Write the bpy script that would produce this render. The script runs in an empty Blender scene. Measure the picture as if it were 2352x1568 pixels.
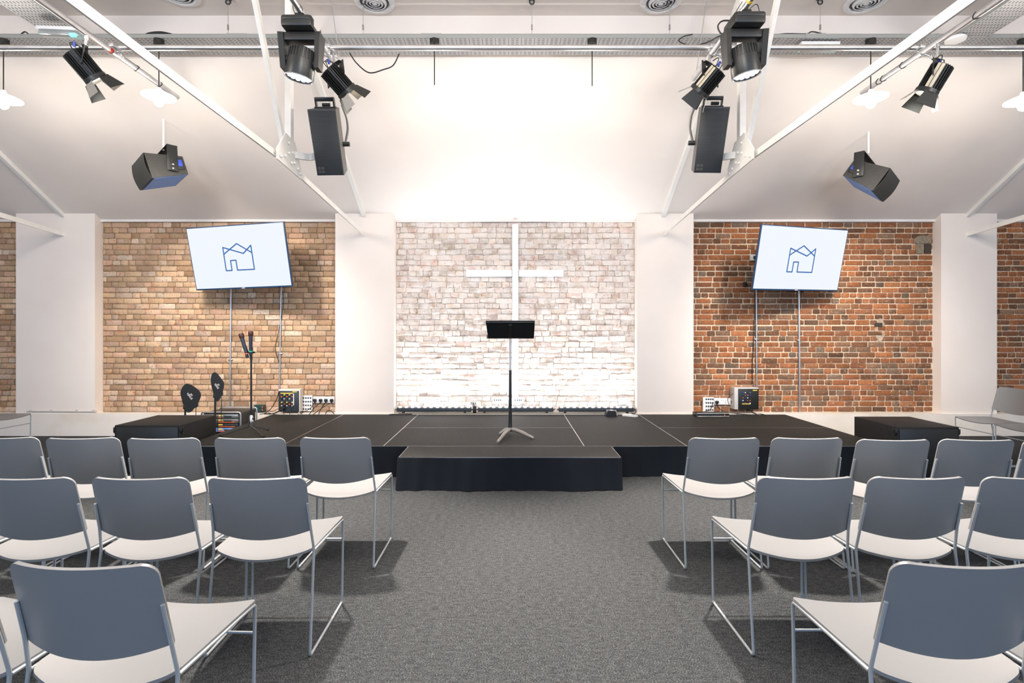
import bpy, bmesh, math, random
from mathutils import Vector, Matrix, Euler
R = math.radians
random.seed(7)
C = bpy.context.scene.collection
F, CX, CY, H = 1210.0, 1172.0, 760.0, 1.45      # focal length, vanishing point, eye height

def P(u, v, Y):                                   # photo pixel at distance Y -> world point
    return Vector(((u - CX) * Y / F, Y, H - (v - CY) * Y / F))

# ---------------------------------------------------------------- geometry builder
class B:
    def __init__(s, M=None):
        s.bm = bmesh.new(); s.M = M or Matrix()
    def _x(s, verts, M=None):
        bmesh.ops.transform(s.bm, matrix=s.M @ (M or Matrix()), verts=verts)
    def box(s, c, d, bev=0, rot=None, seg=2):
        M = Matrix.Translation(Vector(c)) @ (Euler(rot).to_matrix().to_4x4() if rot else Matrix())
        v = bmesh.ops.create_cube(s.bm, size=1)['verts']
        bmesh.ops.scale(s.bm, vec=Vector(d), verts=v)
        if bev:
            es = list({e for x in v for e in x.link_edges})
            r = bmesh.ops.bevel(s.bm, geom=es, offset=bev, segments=seg, affect='EDGES', profile=.5)
            v = list({x for f in r['faces'] for x in f.verts} | {x for x in v if x.is_valid})
        s._x(v, M); return s
    def span(s, a, b, bev=0):
        a, b = Vector(a), Vector(b)
        return s.box((a + b) / 2, [abs(t) for t in (b - a)], bev)
    def beam(s, a, b, w, h, up=(0, 0, 1)):         # box section from a to b
        a, b = Vector(a), Vector(b); z = (b - a); L = z.length; z.normalize()
        x = z.cross(Vector(up)).normalized(); y = x.cross(z)
        M = Matrix((x, y, z)).transposed().to_4x4(); M.translation = (a + b) / 2
        v = bmesh.ops.create_cube(s.bm, size=1)['verts']
        bmesh.ops.scale(s.bm, vec=Vector((w, h, L)), verts=v); s._x(v, M); return s
    def tube(s, pts, r, seg=8, closed=False, bend=0, caps=True):
        pts = [Vector(p) for p in pts]
        if bend: pts = fillet(pts, bend)
        n = len(pts); rings = []; nrm = None
        for i in range(n):
            if closed: t = pts[(i + 1) % n] - pts[i - 1]
            else: t = pts[min(i + 1, n - 1)] - pts[max(i - 1, 0)]
            t.normalize()
            if nrm is None:
                a = Vector((0, 0, 1)) if abs(t.z) < .9 else Vector((1, 0, 0)); nrm = t.cross(a).normalized()
            else:
                nrm = (nrm - t * nrm.dot(t)).normalized()
            bn = t.cross(nrm); rr = r[i] if isinstance(r, (list, tuple)) else r
            rings.append([s.bm.verts.new(s.M @ (pts[i] + (nrm * math.cos(k * 2 * math.pi / seg) + bn * math.sin(k * 2 * math.pi / seg)) * rr)) for k in range(seg)])
        for i in range(n if closed else n - 1):
            A, Bq = rings[i], rings[(i + 1) % n]
            for k in range(seg):
                s.bm.faces.new((A[k], A[(k + 1) % seg], Bq[(k + 1) % seg], Bq[k]))
        if not closed and caps:
            s.bm.faces.new(rings[0][::-1]); s.bm.faces.new(rings[-1])
        return s
    def lathe(s, prof, seg=24, M=None, cap=True):  # prof: (radius, z) list, axis z
        MM = s.M @ (M or Matrix()); rings = []
        for r, z in prof:
            rings.append([s.bm.verts.new(MM @ Vector((r * math.cos(k * 2 * math.pi / seg), r * math.sin(k * 2 * math.pi / seg), z))) for k in range(seg)])
        for A, Bq in zip(rings, rings[1:]):
            for k in range(seg): s.bm.faces.new((A[k], A[(k + 1) % seg], Bq[(k + 1) % seg], Bq[k]))
        if cap:
            s.bm.faces.new(rings[0][::-1]); s.bm.faces.new(rings[-1])
        return s
    def prism(s, pts, t, M=None, bev=0):            # outline in xz plane, thickness t along +y
        MM = s.M @ (M or Matrix())
        a = [s.bm.verts.new(MM @ Vector((x, 0, z))) for x, z in pts]
        b = [s.bm.verts.new(MM @ Vector((x, t, z))) for x, z in pts]
        n = len(pts)
        s.bm.faces.new(a); s.bm.faces.new(b[::-1])
        for i in range(n): s.bm.faces.new((a[i], b[i], b[(i + 1) % n], a[(i + 1) % n]))
        return s
    def hexa(s, p8):                                # 4 bottom, 4 top points
        v = [s.bm.verts.new(s.M @ Vector(p)) for p in p8]
        for f in ((3, 2, 1, 0), (4, 5, 6, 7), (0, 1, 5, 4), (1, 2, 6, 5), (2, 3, 7, 6), (3, 0, 4, 7)):
            s.bm.faces.new([v[i] for i in f])
        return s
    def sheet(s, fn, nu, nv, th=0):                 # curved panel of thickness th
        g = [[Vector(fn(i / nu, j / nv)) for i in range(nu + 1)] for j in range(nv + 1)]
        def nr(j, i):
            a = g[j][min(i + 1, nu)] - g[j][max(i - 1, 0)]; b = g[min(j + 1, nv)][i] - g[max(j - 1, 0)][i]
            n = a.cross(b); return n.normalized() if n.length > 1e-9 else Vector((0, 0, 1))
        T = [[s.bm.verts.new(s.M @ g[j][i]) for i in range(nu + 1)] for j in range(nv + 1)]
        for j in range(nv):
            for i in range(nu): s.bm.faces.new((T[j][i], T[j][i + 1], T[j + 1][i + 1], T[j + 1][i]))
        if th:
            U = [[s.bm.verts.new(s.M @ (g[j][i] - nr(j, i) * th)) for i in range(nu + 1)] for j in range(nv + 1)]
            for j in range(nv):
                for i in range(nu): s.bm.faces.new((U[j][i], U[j + 1][i], U[j + 1][i + 1], U[j][i + 1]))
            rim = [(0, i) for i in range(nu + 1)] + [(j, nu) for j in range(1, nv + 1)] + [(nv, i) for i in range(nu - 1, -1, -1)] + [(j, 0) for j in range(nv - 1, 0, -1)]
            for k in range(len(rim)):
                a, b = rim[k], rim[(k + 1) % len(rim)]
                s.bm.faces.new((T[a[0]][a[1]], U[a[0]][a[1]], U[b[0]][b[1]], T[b[0]][b[1]]))
        return s

def fillet(pts, r):
    out = [pts[0]]
    for i in range(1, len(pts) - 1):
        p, a, b = pts[i], pts[i - 1], pts[i + 1]
        d = min(r, (a - p).length * .45, (b - p).length * .45)
        q0 = p + (a - p).normalized() * d; q1 = p + (b - p).normalized() * d
        for k in range(5):
            t = k / 4; out.append(q0 * (1 - t) ** 2 + p * 2 * t * (1 - t) + q1 * t * t)
    out.append(pts[-1]); return out

def curve(pts, n=6):                                # Catmull-Rom through points
    pts = [Vector(p) for p in pts]; q = [pts[0]] + pts + [pts[-1]]; out = []
    for i in range(1, len(q) - 2):
        for k in range(n):
            t = k / n; a, b, c, d = q[i - 1:i + 3]
            out.append(.5 * ((2 * b) + (c - a) * t + (2 * a - 5 * b + 4 * c - d) * t * t + (3 * b - a - 3 * c + d) * t ** 3))
    out.append(pts[-1]); return out

def obj(name, b, mat, parent=None, smooth=True, ang=35):
    bmesh.ops.recalc_face_normals(b.bm, faces=b.bm.faces) if not getattr(b, 'keep', False) else None
    me = bpy.data.meshes.new(name); b.bm.to_mesh(me); b.bm.free()
    for m in (mat if isinstance(mat, (list, tuple)) else [mat]): me.materials.append(m)
    if smooth:
        me.polygons.foreach_set('use_smooth', [True] * len(me.polygons)); me.set_sharp_from_angle(angle=R(ang))
    o = bpy.data.objects.new(name, me); C.objects.link(o)
    if parent: o.parent = parent
    return o
def tag(o, label, cat, group=None):
    o['label'] = label; o['category'] = cat
    if group: o['group'] = group
    return o
def thing(name, label, cat, loc=(0, 0, 0), rot=(0, 0, 0), group=None):
    o = bpy.data.objects.new(name, None); C.objects.link(o)
    o.empty_display_size = .1; o.location = loc; o.rotation_euler = rot
    return tag(o, label, cat, group)
def struct(name, b, mat, **k):
    o = obj(name, b, mat, **k); o['kind'] = 'structure'; return o
def dup(root, loc, rot=None, label=None, group=None):
    r = root.copy(); C.objects.link(r); r.location = loc
    if rot is not None: r.rotation_euler = rot
    if label: r['label'] = label
    if group: r['group'] = group
    for ch in list(root.children):
        c = ch.copy(); C.objects.link(c); c.parent = r
        for g in ch.children:
            d = g.copy(); C.objects.link(d); d.parent = c
    return r

# ---------------------------------------------------------------- materials
def base(name, col=(.5, .5, .5), rough=.5, metal=0, spec=.5, emit=None, es=0):
    m = bpy.data.materials.new(name); m.use_nodes = True; b = m.node_tree.nodes['Principled BSDF']
    b.inputs['Base Color'].default_value = (*col, 1); b.inputs['Roughness'].default_value = rough
    b.inputs['Metallic'].default_value = metal; b.inputs['Specular IOR Level'].default_value = spec
    if emit: b.inputs['Emission Color'].default_value = (*emit, 1); b.inputs['Emission Strength'].default_value = es
    return m
class N:
    def __init__(s, m): s.m = m; s.t = m.node_tree; s.b = s.t.nodes['Principled BSDF']; s.out = s.t.nodes['Material Output']
    def n(s, kind, **k):
        x = s.t.nodes.new('ShaderNode' + kind)
        for a, v in k.items():
            if a.startswith('i_'):
                key = a[2:].replace('_', ' '); x.inputs[int(key) if key.isdigit() else key].default_value = v
            else: setattr(x, a, v)
        return x
    def l(s, a, b): s.t.links.new(a, b)
    def coord(s, scale=(1, 1, 1)):
        c = s.n('TexCoord'); mp = s.n('Mapping'); mp.inputs['Scale'].default_value = scale
        s.l(c.outputs['Object'], mp.inputs['Vector']); return mp.outputs[0]
    def noise(s, scale, detail=4, vec=None, rough=.55):
        x = s.n('TexNoise'); x.inputs['Scale'].default_value = scale; x.inputs['Detail'].default_value = detail; x.inputs['Roughness'].default_value = rough
        if vec is not None: s.l(vec, x.inputs['Vector'])
        return x.outputs['Fac']
    def ramp(s, fac, stops, interp='LINEAR'):
        x = s.n('ValToRGB'); x.color_ramp.interpolation = interp; e = x.color_ramp.elements
        while len(e) < len(stops): e.new(.5)
        for q, (p, c) in zip(e, stops): q.position = p; q.color = (*c, 1) if not isinstance(c, (int, float)) else (c, c, c, 1)
        s.l(fac, x.inputs[0]); return x.outputs[0]
    def mix(s, a, b, fac, mode='MIX'):
        x = s.n('Mix', data_type='RGBA', blend_type=mode)
        for sock, v in ((x.inputs[0], fac), (x.inputs[6], a), (x.inputs[7], b)):
            if isinstance(v, (int, float)): sock.default_value = v
            elif isinstance(v, tuple): sock.default_value = (*v, 1)
            else: s.l(v, sock)
        return x.outputs[2]
    def math(s, op, a, b=0.0):
        x = s.n('Math', operation=op)
        for k, v in enumerate((a, b)):
            if isinstance(v, (int, float)): x.inputs[k].default_value = v
            else: s.l(v, x.inputs[k])
        return x.outputs[0]
    def bump(s, h, strength=.3, dist=.01):
        x = s.n('Bump'); x.inputs['Strength'].default_value = strength; x.inputs['Distance'].default_value = dist
        s.l(h, x.inputs['Height']); s.l(x.outputs[0], s.b.inputs['Normal'])
    def col(s, c): s.l(c, s.b.inputs['Base Color'])

def speckle(name, a, b, scale, rough=.5, bump=.1, metal=0, spec=.5, dist=.002):
    m = base(name, a, rough, metal, spec); n = N(m); v = n.coord(); f = n.noise(scale, 3, v)
    n.col(n.mix(a, b, n.ramp(f, [(.35, 0), (.65, 1)])))
    if bump: n.bump(f, bump, dist)
    return m

wall_paint = speckle('wall_paint', (.80, .755, .725), (.82, .78, .75), 3, .7, 0)
pier_paint = speckle('pier_paint', (.84, .765, .70), (.86, .79, .73), 2, .6, 0)
ceil_paint = speckle('ceiling_paint', (.82, .755, .70), (.85, .79, .735), 1.2, .8, 0)
beam_paint = speckle('beam_paint', (.80, .79, .75), (.85, .84, .81), 6, .4, .05)
plinth_paint = base('plinth_paint', (.78, .74, .66), .6); n = N(plinth_paint); v = n.coord()
n.col(n.mix((.80, .75, .69), (.62, .54, .42), n.ramp(n.noise(1.3, 5, v), [(.45, 0), (.8, 1)])))
black = base('black_plastic', (.012, .013, .013), .42)
black_m = base('black_metal', (.018, .02, .02), .38, .2)
black_tex = speckle('black_textured_paint', (.016, .016, .015), (.05, .048, .044), 220, .55, .5, spec=.4)
black_tex2 = speckle('dark_grille_cloth', (.012, .014, .013), (.03, .034, .030), 300, .6, .3)
black_wood = speckle('black_road_box', (.009, .0095, .010), (.015, .015, .015), 60, .6, .15, spec=.3)
cable_m = base('black_cable', (.012, .012, .012), .5)
steel = base('galvanised_steel', (.55, .56, .57), .35, .9)
tray_steel = base('dull_tray_steel', (.36, .38, .37), .5, .5)
alu = speckle('aluminium_tube', (.62, .62, .63), (.72, .72, .73), 8, .32, 0, metal=.9)
chrome = base('chrome', (.75, .75, .75), .15, 1)
white_pl = base('white_plastic', (.82, .82, .82), .35)
grey_pl = base('grey_plastic', (.55, .53, .51), .4)
opal = base('opal_glass', (.95, .93, .88), .3, emit=(1, .95, .86), es=1.15)
bulb_m = base('glowing_bulb', (1, 1, 1), .3, emit=(1, .90, .74), es=30)
led_m = base('lit_led', (1, 1, 1), .3, emit=(.86, .93, 1), es=14)
led_soft = base('lit_led_soft', (.9, .95, 1), .3, emit=(.9, .95, 1), es=.9)
warm_led = base('lit_warm_lamp', (1, 1, 1), .3, emit=(1, .86, .66), es=18)
cyan_led = base('lit_cyan_led', (.1, .9, .85), .3, emit=(.05, .9, .85), es=3)
clear = base('clear_cover', (.85, .9, .9), .12); clear.node_tree.nodes['Principled BSDF'].inputs['Transmission Weight'].default_value = .7
blue_pl = base('blue_plastic', (.03, .07, .45), .4); orange_pl = base('orange_plastic', (.8, .12, .02), .4)
red_tape = base('red_tape', (.55, .04, .02), .5); yellow_tape = base('yellow_tape', (.85, .62, .08), .5)
blue_panel_and_light = speckle('blue_panel', (.14, .30, .70), (.20, .38, .80), 150, .5, .2)  # blue receiver face; also the cool light painted under the box speakers
chair_m = base('grey_laminate', (.19, .195, .20), .36)
frame_m = base('grey_powder_coat', (.36, .39, .41), .32, .25)
cross_m = base('white_board', (.86, .86, .88), .35)
pcb = base('dark_panel', (.03, .04, .05), .4)
cream_box = base('cream_box', (.72, .66, .58), .5)
dark_green = base('dark_green_case', (.01, .05, .05), .45)
lamp_grey = base('cast_grey_metal', (.30, .285, .265), .4, .3)
skin_txt = base('white_print', (.75, .75, .75), .5)
screen_m = base('lit_screen', (0, 0, 0), .25, emit=(.88, .93, 1.0), es=.585)
logo_m = base('blue_screen_line', (0, 0, 0), .3, emit=(.045, .16, .45), es=.6)
bezel_m = base('blue_black_bezel', (.012, .04, .10), .3)  # blue reflection and bloom put into the bezel's base colour

def brick_mat(name, ramp, mott, mortarish, noise_amt=.5, wash=None, warm=None):
    m = base(name, (.5, .4, .3), .85, spec=.25); n = N(m); v = n.coord()
    at = n.n('Attribute', attribute_name='brick'); sp = n.n('SeparateColor'); n.l(at.outputs['Color'], sp.inputs[0])
    c = n.ramp(sp.outputs[0], ramp)
    f = n.noise(60, 8, v, .8)
    c = n.mix(c, mott, n.math('MULTIPLY', n.ramp(f, [(.46, 0), (.60, 1)]), noise_amt))
    f2 = n.noise(20, 7, v, .75)
    c = n.mix(c, mortarish, n.math('MULTIPLY', n.ramp(f2, [(.56, 0), (.64, 1)]), .55))
    br = n.math('ADD', n.math('MULTIPLY', sp.outputs[1], .5), .72)
    cb = n.n('CombineColor'); [n.l(br, cb.inputs[k]) for k in range(3)]
    c = n.mix(c, cb.outputs[0], 1.0, 'MULTIPLY')
    if warm:
        f4 = n.noise(24, 3, v, .6); c = n.mix(c, warm, n.ramp(f4, [(.62, 0), (.67, .85)]))
    if wash:
        f3 = n.noise(7, 6, v, .75); c = n.mix(c, wash[0], n.ramp(f3, [(wash[1], .0), (wash[2], wash[3])]))
    f5 = n.noise(1.1, 3, v)
    c = n.mix(c, (.22, .17, .13), n.math('MULTIPLY', n.ramp(f5, [(.55, 0), (.72, 1)]), .5 if not wash else .05))
    n.col(c); n.bump(f, .9, .012); return m
def mortar_mat(name, a, b, s=30):
    m = base(name, a, .95, spec=.1); n = N(m); v = n.coord(); f = n.noise(s, 6, v, .7)
    n.col(n.mix(a, b, n.ramp(f, [(.35, 0), (.65, 1)]))); n.bump(f, .8, .01); return m
brick_buff = brick_mat('buff_brick', [(0, (.50, .31, .18)), (.3, (.66, .45, .28)), (.55, (.70, .50, .33)), (.8, (.66, .41, .29)), (.93, (.80, .66, .52)), (1, (.44, .27, .17))], (.36, .25, .16), (.66, .52, .38), .55, warm=(.60, .20, .09))
brick_white = brick_mat('limewashed_brick', [(0, (.68, .56, .45)), (.3, (.78, .68, .59)), (.6, (.82, .70, .64)), (.85, (.72, .50, .42)), (1, (.82, .73, .64))], (.50, .38, .27), (.72, .64, .55), .45, wash=((.88, .83, .79), .40, .56, .85), warm=(.55, .22, .12))
brick_red = brick_mat('red_brick', [(0, (.17, .09, .05)), (.25, (.30, .13, .065)), (.5, (.42, .15, .06)), (.75, (.50, .19, .07)), (.9, (.30, .17, .10)), (1, (.20, .15, .11))], (.10, .065, .045), (.50, .38, .27), .65, warm=(.58, .22, .08))
mort_buff = mortar_mat('brown_mortar', (.20, .13, .075), (.36, .25, .15))
mort_white = mortar_mat('pale_mortar', (.40, .29, .18), (.84, .79, .75), 11)
mort_red = mortar_mat('cream_mortar', (.62, .48, .34), (.76, .63, .48))

carpet_m = base('heathered_carpet', (.06, .06, .06), .95, spec=.1); n = N(carpet_m); v = n.coord((1, 2.6, 1))
f = n.noise(150, 4, v, .8); g = n.noise(24, 4, v, .65)
c = n.ramp(f, [(.36, (.006, .007, .0078)), (.5, (.030, .0325, .0345)), (.64, (.165, .176, .18))])
c = n.mix(c, n.ramp(g, [(.3, .55), (.7, 1.4)]), 1.0, 'MULTIPLY'); n.col(c); n.bump(f, .5, .004)
deck_m = base('black_phenolic_ply', (.02, .019, .018), .65, spec=.16); n = N(deck_m); v = n.coord((1, 4, 1))
f = n.noise(60, 5, v, .7); sc = n.noise(90, 2, n.coord(), .5)
c = n.ramp(f, [(.38, (.008, .008, .008)), (.52, (.024, .024, .023)), (.68, (.09, .088, .083))])
c = n.mix(c, (.30, .27, .24), n.ramp(sc, [(.70, 0), (.75, .8)])); n.col(c); n.bump(f, .25, .002)
skirt_m = base('black_skirt_cloth', (.009, .012, .017), .85, spec=.12); n = N(skirt_m); n.bump(n.noise(600, 2, n.coord()), .2, .001)
skirt_m.node_tree.nodes['Principled BSDF'].inputs['Sheen Weight'].default_value = .0

grille_m = base('speaker_grille', (.018, .021, .024), .45); n = N(grille_m)
w = n.n('TexWave', wave_type='BANDS', bands_direction='Z'); w.inputs['Scale'].default_value = 40; n.l(n.coord(), w.inputs['Vector'])
n.col(n.mix((.006, .007, .008), (.028, .033, .037), w.outputs['Fac'])); n.bump(w.outputs['Fac'], .4, .003)

def perforated(name, ax):
    m = base(name, (.45, .46, .47), .45, .35); n = N(m); tc = n.n('TexCoord'); s = n.n('SeparateXYZ'); n.l(tc.outputs['Object'], s.inputs[0])
    a, b = (s.outputs[0], s.outputs[1]) if ax == 0 else (s.outputs[1], s.outputs[0])
    fr = lambda x, p: n.math('FRACT', n.math('DIVIDE', x, p))
    ring = lambda x, lo, hi: n.math('MULTIPLY', n.math('GREATER_THAN', x, lo), n.math('LESS_THAN', x, hi))
    u = fr(a, .125); vv = fr(b, .03)
    slot = n.math('MULTIPLY', n.math('MAXIMUM', ring(u, .08, .30), ring(u, .42, .64)), ring(vv, .36, .64))
    dot = n.math('MULTIPLY', ring(u, .82, .90), ring(fr(b, .03), .3, .7))
    hole = n.math('MAXIMUM', slot, dot)
    n.col(n.mix((.45, .46, .47), (.012, .012, .013), hole)); n.l(n.math('MULTIPLY', n.math('SUBTRACT', 1.0, hole), .35), n.b.inputs['Metallic']); return m
perf_x = perforated('perforated_tray_steel', 0); perf_y = perforated('perforated_tray_steel_long', 1)

# ---------------------------------------------------------------- room
YB, YP, YF = 7.45, 7.30, 7.28        # brick plane, pier face, plinth face
X0, X1, Y0 = -9.6, 9.6, -6.0
def ceil_z(Y): return min(3.09 + .6 * (7.28 - Y), 4.23)
struct('floor', B().span((X0, Y0, -.1), (X1, 7.7, 0)), carpet_m, smooth=False)
b = B()
prof = [(7.60, ceil_z(7.60)), (5.38, 4.23), (5.38, 4.30), (5.33, 4.30), (5.33, 4.64), (Y0 - .1, 4.64), (Y0 - .1, 4.80), (5.5, 4.80), (7.60, 3.25)]
A = [b.bm.verts.new((X0, y, z)) for y, z in prof]; D = [b.bm.verts.new((X1, y, z)) for y, z in prof]
b.bm.faces.new(A); b.bm.faces.new(D[::-1])
for i in range(len(prof)): b.bm.faces.new((A[i], D[i], D[(i + 1) % len(prof)], A[(i + 1) % len(prof)]))
struct('ceiling', b, ceil_paint, smooth=False)
struct('wall_left', B().span((X0 - .1, Y0, 0), (X0, 7.7, 4.8)), wall_paint, smooth=False)
struct('wall_right', B().span((X1, Y0, 0), (X1 + .1, 7.7, 4.8)), wall_paint, smooth=False)
# rear wall behind the viewer, with four tall windows assumed from the cool light
assumed_wins = [(-7.6, -5.0), (-3.6, -1.0), (1.0, 3.6), (5.0, 7.6)]
b = B(); xs = X0
for a, c in assumed_wins: b.span((xs, Y0 - .1, 0), (a, Y0, 4.64)); b.span((a, Y0 - .1, 0), (c, Y0, .9)); b.span((a, Y0 - .1, 3.3), (c, Y0, 4.64)); xs = c
b.span((xs, Y0 - .1, 0), (X1, Y0, 4.64)); struct('wall_rear', b, wall_paint, smooth=False)
for k, (a, c) in enumerate(assumed_wins):
    b = B(); b.span((a, Y0 - .08, .9), (c, Y0 - .03, .96)); b.span((a, Y0 - .08, 3.24), (c, Y0 - .03, 3.3))
    for t in (0, .333, .667, 1): x = a + (c - a) * t; b.span((x - .03, Y0 - .08, .9), (x + .03, Y0 - .03, 3.3))
    struct('window_%d' % (k + 1), b, white_pl, smooth=False)  # frames of the assumed windows, out of view
piers = [(-6.85, -5.756), (-2.425, -1.611), (1.756, 2.54), (5.97, 6.745)]
PT = ceil_z(YP) + .02
for a, c in piers: struct('pillar', B().span((a, YP, .306), (c, 7.6, PT)), pier_paint, smooth=False)
b = B().span((X0, YF, 0), (X1, 7.6, .306)); struct('wall_plinth', b, plinth_paint, smooth=False)
struct('wall_upper', B().span((X0, 7.52, 0), (X1, 7.62, 3.2)), wall_paint, smooth=False)
bays = [('wall_far_left', X0, -6.85), ('wall_back_left', -5.756, -2.425), ('wall_back_centre', -1.611, 1.756), ('wall_back_right', 2.54, 5.97), ('wall_far_right', 6.745, X1)]
mats = [(brick_buff, mort_buff), (brick_buff, mort_buff), (brick_white, mort_white), (brick_red, mort_red), (brick_red, mort_red)]
def brick_wall(name, x0, x1, bm_, mm, jit, seed, gap):
    rnd = random.Random(seed); z0, z1, ch = .306, 2.985, 2.679 / 35
    b = B(); lay = b.bm.loops.layers.float_color.new('brick'); z = z0; row = 0
    while z < z1 - .04:
        hh = min(ch, z1 - z); x = x0 - rnd.random() * .2; hdr = row % 2
        sag = rnd.uniform(-.003, .003)
        while x < x1:
            w = (.113 if (rnd.random() < (.75 if hdr else .3)) else .228) * rnd.uniform(.86, 1.12)
            a, c = max(x, x0), min(x + w, x1); x += w
            if c - a < .03: continue
            g = rnd.uniform(*gap)
            l, r_, bo, to = a + g, c - g, z + g + rnd.uniform(-1, 1) * jit + sag, z + hh - g + rnd.uniform(-1, 1) * jit + sag
            rr = rnd.uniform(.002, .011); J = lambda: rnd.uniform(-1, 1) * jit
            ol = [(l + rr, bo + J()), ((l + r_) / 2, bo + J()), (r_ - rr, bo + J()), (r_ + J(), bo + rr), (r_ + J(), to - rr), (r_ - rr, to + J()), ((l + r_) / 2, to + J()), (l + rr, to + J()), (l + J(), to - rr), (l + J(), bo + rr)]
            pr = rnd.uniform(.004, .012) + jit * rnd.random() * 1.5; cx, cz = (l + r_) / 2, (bo + to) / 2
            V0 = [b.bm.verts.new((px, YB + .004, pz)) for px, pz in ol]
            V1 = [b.bm.verts.new((cx + (px - cx) * .99, YB - pr * .8, cz + (pz - cz) * .98)) for px, pz in ol]
            V2 = [b.bm.verts.new((cx + (px - cx) * .975, YB - pr, cz + (pz - cz) * .93)) for px, pz in ol]
            fs = [b.bm.faces.new(V2)]
            for k in range(10):
                q = (k + 1) % 10; fs.append(b.bm.faces.new((V0[k], V0[q], V1[q], V1[k]))); fs.append(b.bm.faces.new((V1[k], V1[q], V2[q], V2[k])))
            col = (rnd.random(), rnd.random(), rnd.random(), 1)
            for f_ in fs:
                for lp in f_.loops: lp[lay] = col
        z += ch; row += 1
    o = struct(name, b, bm_, ang=50)
    m = obj('mortar', B().span((x0, YB, z0), (x1, 7.53, z1)), mm, o, smooth=False)
for k, ((nm, a, c), (m1, m2)) in enumerate(zip(bays, mats)):
    brick_wall(nm, max(a, -8.2), min(c, 8.2), m1, m2, .0055 if k == 2 else .0018, 11 + k, ((.0028, .0055), (.0028, .0055), (.0015, .0055), (.0045, .008), (.0045, .008))[k])
    struct('trim_%d' % (k + 1), B().span((max(a, -8.2), YB - .05, 2.985), (min(c, 8.2), 7.52, 3.025)), wall_paint, smooth=False)
wr = bpy.data.objects['wall_back_right']; base('recess_dark', (.05, .04, .03), .9); mort_red2 = mortar_mat('patch_mortar', (.34, .26, .19), (.58, .47, .36), 22)
def patch(nm, pts, m, th=.02): obj(nm, B().prism([(P(u, v, YB - th).x, P(u, v, YB - th).z) for u, v in pts], th, Matrix.Translation((0, YB - th, 0))), m, wr, smooth=False)
patch('mortar_patch', [(2009, 757), (2013, 745), (2016, 733), (2023, 731), (2028, 734), (2033, 746), (2031, 757), (2033, 770), (2026, 781), (2020, 785), (2012, 774)], mort_red2, .010)
patch('dark_brick', [(2010, 741), (2010, 750), (2027, 750), (2027, 741)], bpy.data.materials['recess_dark'], .017)
patch('concrete_pad', [(2098, 559), (2101, 547), (2112, 541), (2139, 540), (2139, 559)], mortar_mat('grey_render', (.17, .14, .10), (.33, .27, .20)), .02)
patch('dark_recess', [(2124, 581), (2124, 560), (2139, 560), (2139, 581)], bpy.data.materials['recess_dark'], .0185)
patch('grey_block', [(2105, 582), (2105, 560), (2122, 560), (2122, 582)], bpy.data.materials['grey_render'], .022)
# thin conduit at the foot of the outer left pier
t = thing('conduit_pipe', 'grey conduit running along the foot of the far left white pier', 'pipe', (0, 0, 0))
obj('pipe', B().tube([P(62, 944, 7.289), P(222, 945, 7.289)], .009), grey_pl, t)
for u in (70, 118, 176, 215): obj('clip', B().box(P(u, 943, 7.291), (.03, .016, .03), .003), grey_pl, t)

# ---------------------------------------------------------------- roof trusses
trs = [(-2.03, 'left of the centre bay', 1), (2.124, 'right of the centre bay', 1), (-6.2, 'at the far left edge', 0), (6.34, 'at the far right edge', 0)]
for X, nm, full in trs:
    s = 1 if X < 0 else -1
    t = thing('roof_truss', 'white painted steel roof truss ' + nm, 'truss', (X, YP, 2.75), group='white steel roof trusses')
    q = lambda y, z, dx=0: (dx, y - YP, z - 2.75)
    def angle(b, a, c, w=.062):
        b.beam(q(*a, s * -.004), q(*c, s * -.004), .008, w, (0, 0, 1)); 
        a2, c2 = Vector(q(*a, s * .008)), Vector(q(*c, s * -.002)); d = Vector((0, 0, -w / 2)); b.beam(a2 + d, c2 + d, .014, .004)
    b = B(); angle(b, (YP + .02, 2.795), (4.77, 2.985)); 
    if full: angle(b, (4.77, 2.985), (1.9, 2.99))
    else: angle(b, (4.77, 2.985), (3.4, 2.99))
    obj('bottom_chord', b, beam_paint, t, smooth=False)
    b = B(); b.beam(q(7.33, 3.035), q(5.40, 4.195), .05, .05); b.beam(q(5.40, 4.195), q(4.66, 4.64), .05, .05)
    obj('rafter', b, beam_paint, t, smooth=False)
    if full:
        obj('post', B().beam(q(4.84, 2.99), q(4.84, 4.66), .055, .065, (0, 1, 0)), beam_paint, t, smooth=False)
        b = B(); b.beam(q(4.76, 3.0, .02 * s), q(3.86, 4.65, .02 * s), .008, .055, (0, 1, 0)); b.beam(q(4.77, 3.0, .0), q(3.87, 4.65, .0), .045, .008, (0, 1, 0))
        obj('diagonal_brace', b, beam_paint, t, smooth=False)
        b = B(); b.prism([(y - YP, z - 2.75) for y, z in ((4.52, 2.93), (5.05, 2.90), (5.05, 3.0), (4.90, 3.2), (4.70, 3.22), (4.52, 3.02))], .01, Matrix.Translation((s * .03, 0, 0)) @ Matrix.Rotation(R(90), 4, 'Z'))
        gp = obj('gusset_plate', b, beam_paint, t, smooth=False)
        for y, z in ((4.58, 2.97), (4.66, 3.0), (4.74, 3.05), (4.74, 3.14), (4.82, 3.08), (4.86, 3.0), (4.94, 2.97), (5.0, 2.94), (4.8, 2.98)):
            obj('bolt', B().lathe([(.014, 0), (.014, .012), (.008, .018)], 6, Matrix.Translation(q(y, z, s * .035)) @ Matrix.Rotation(R(90 * s), 4, 'Y')), beam_paint, gp, smooth=False)

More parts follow.
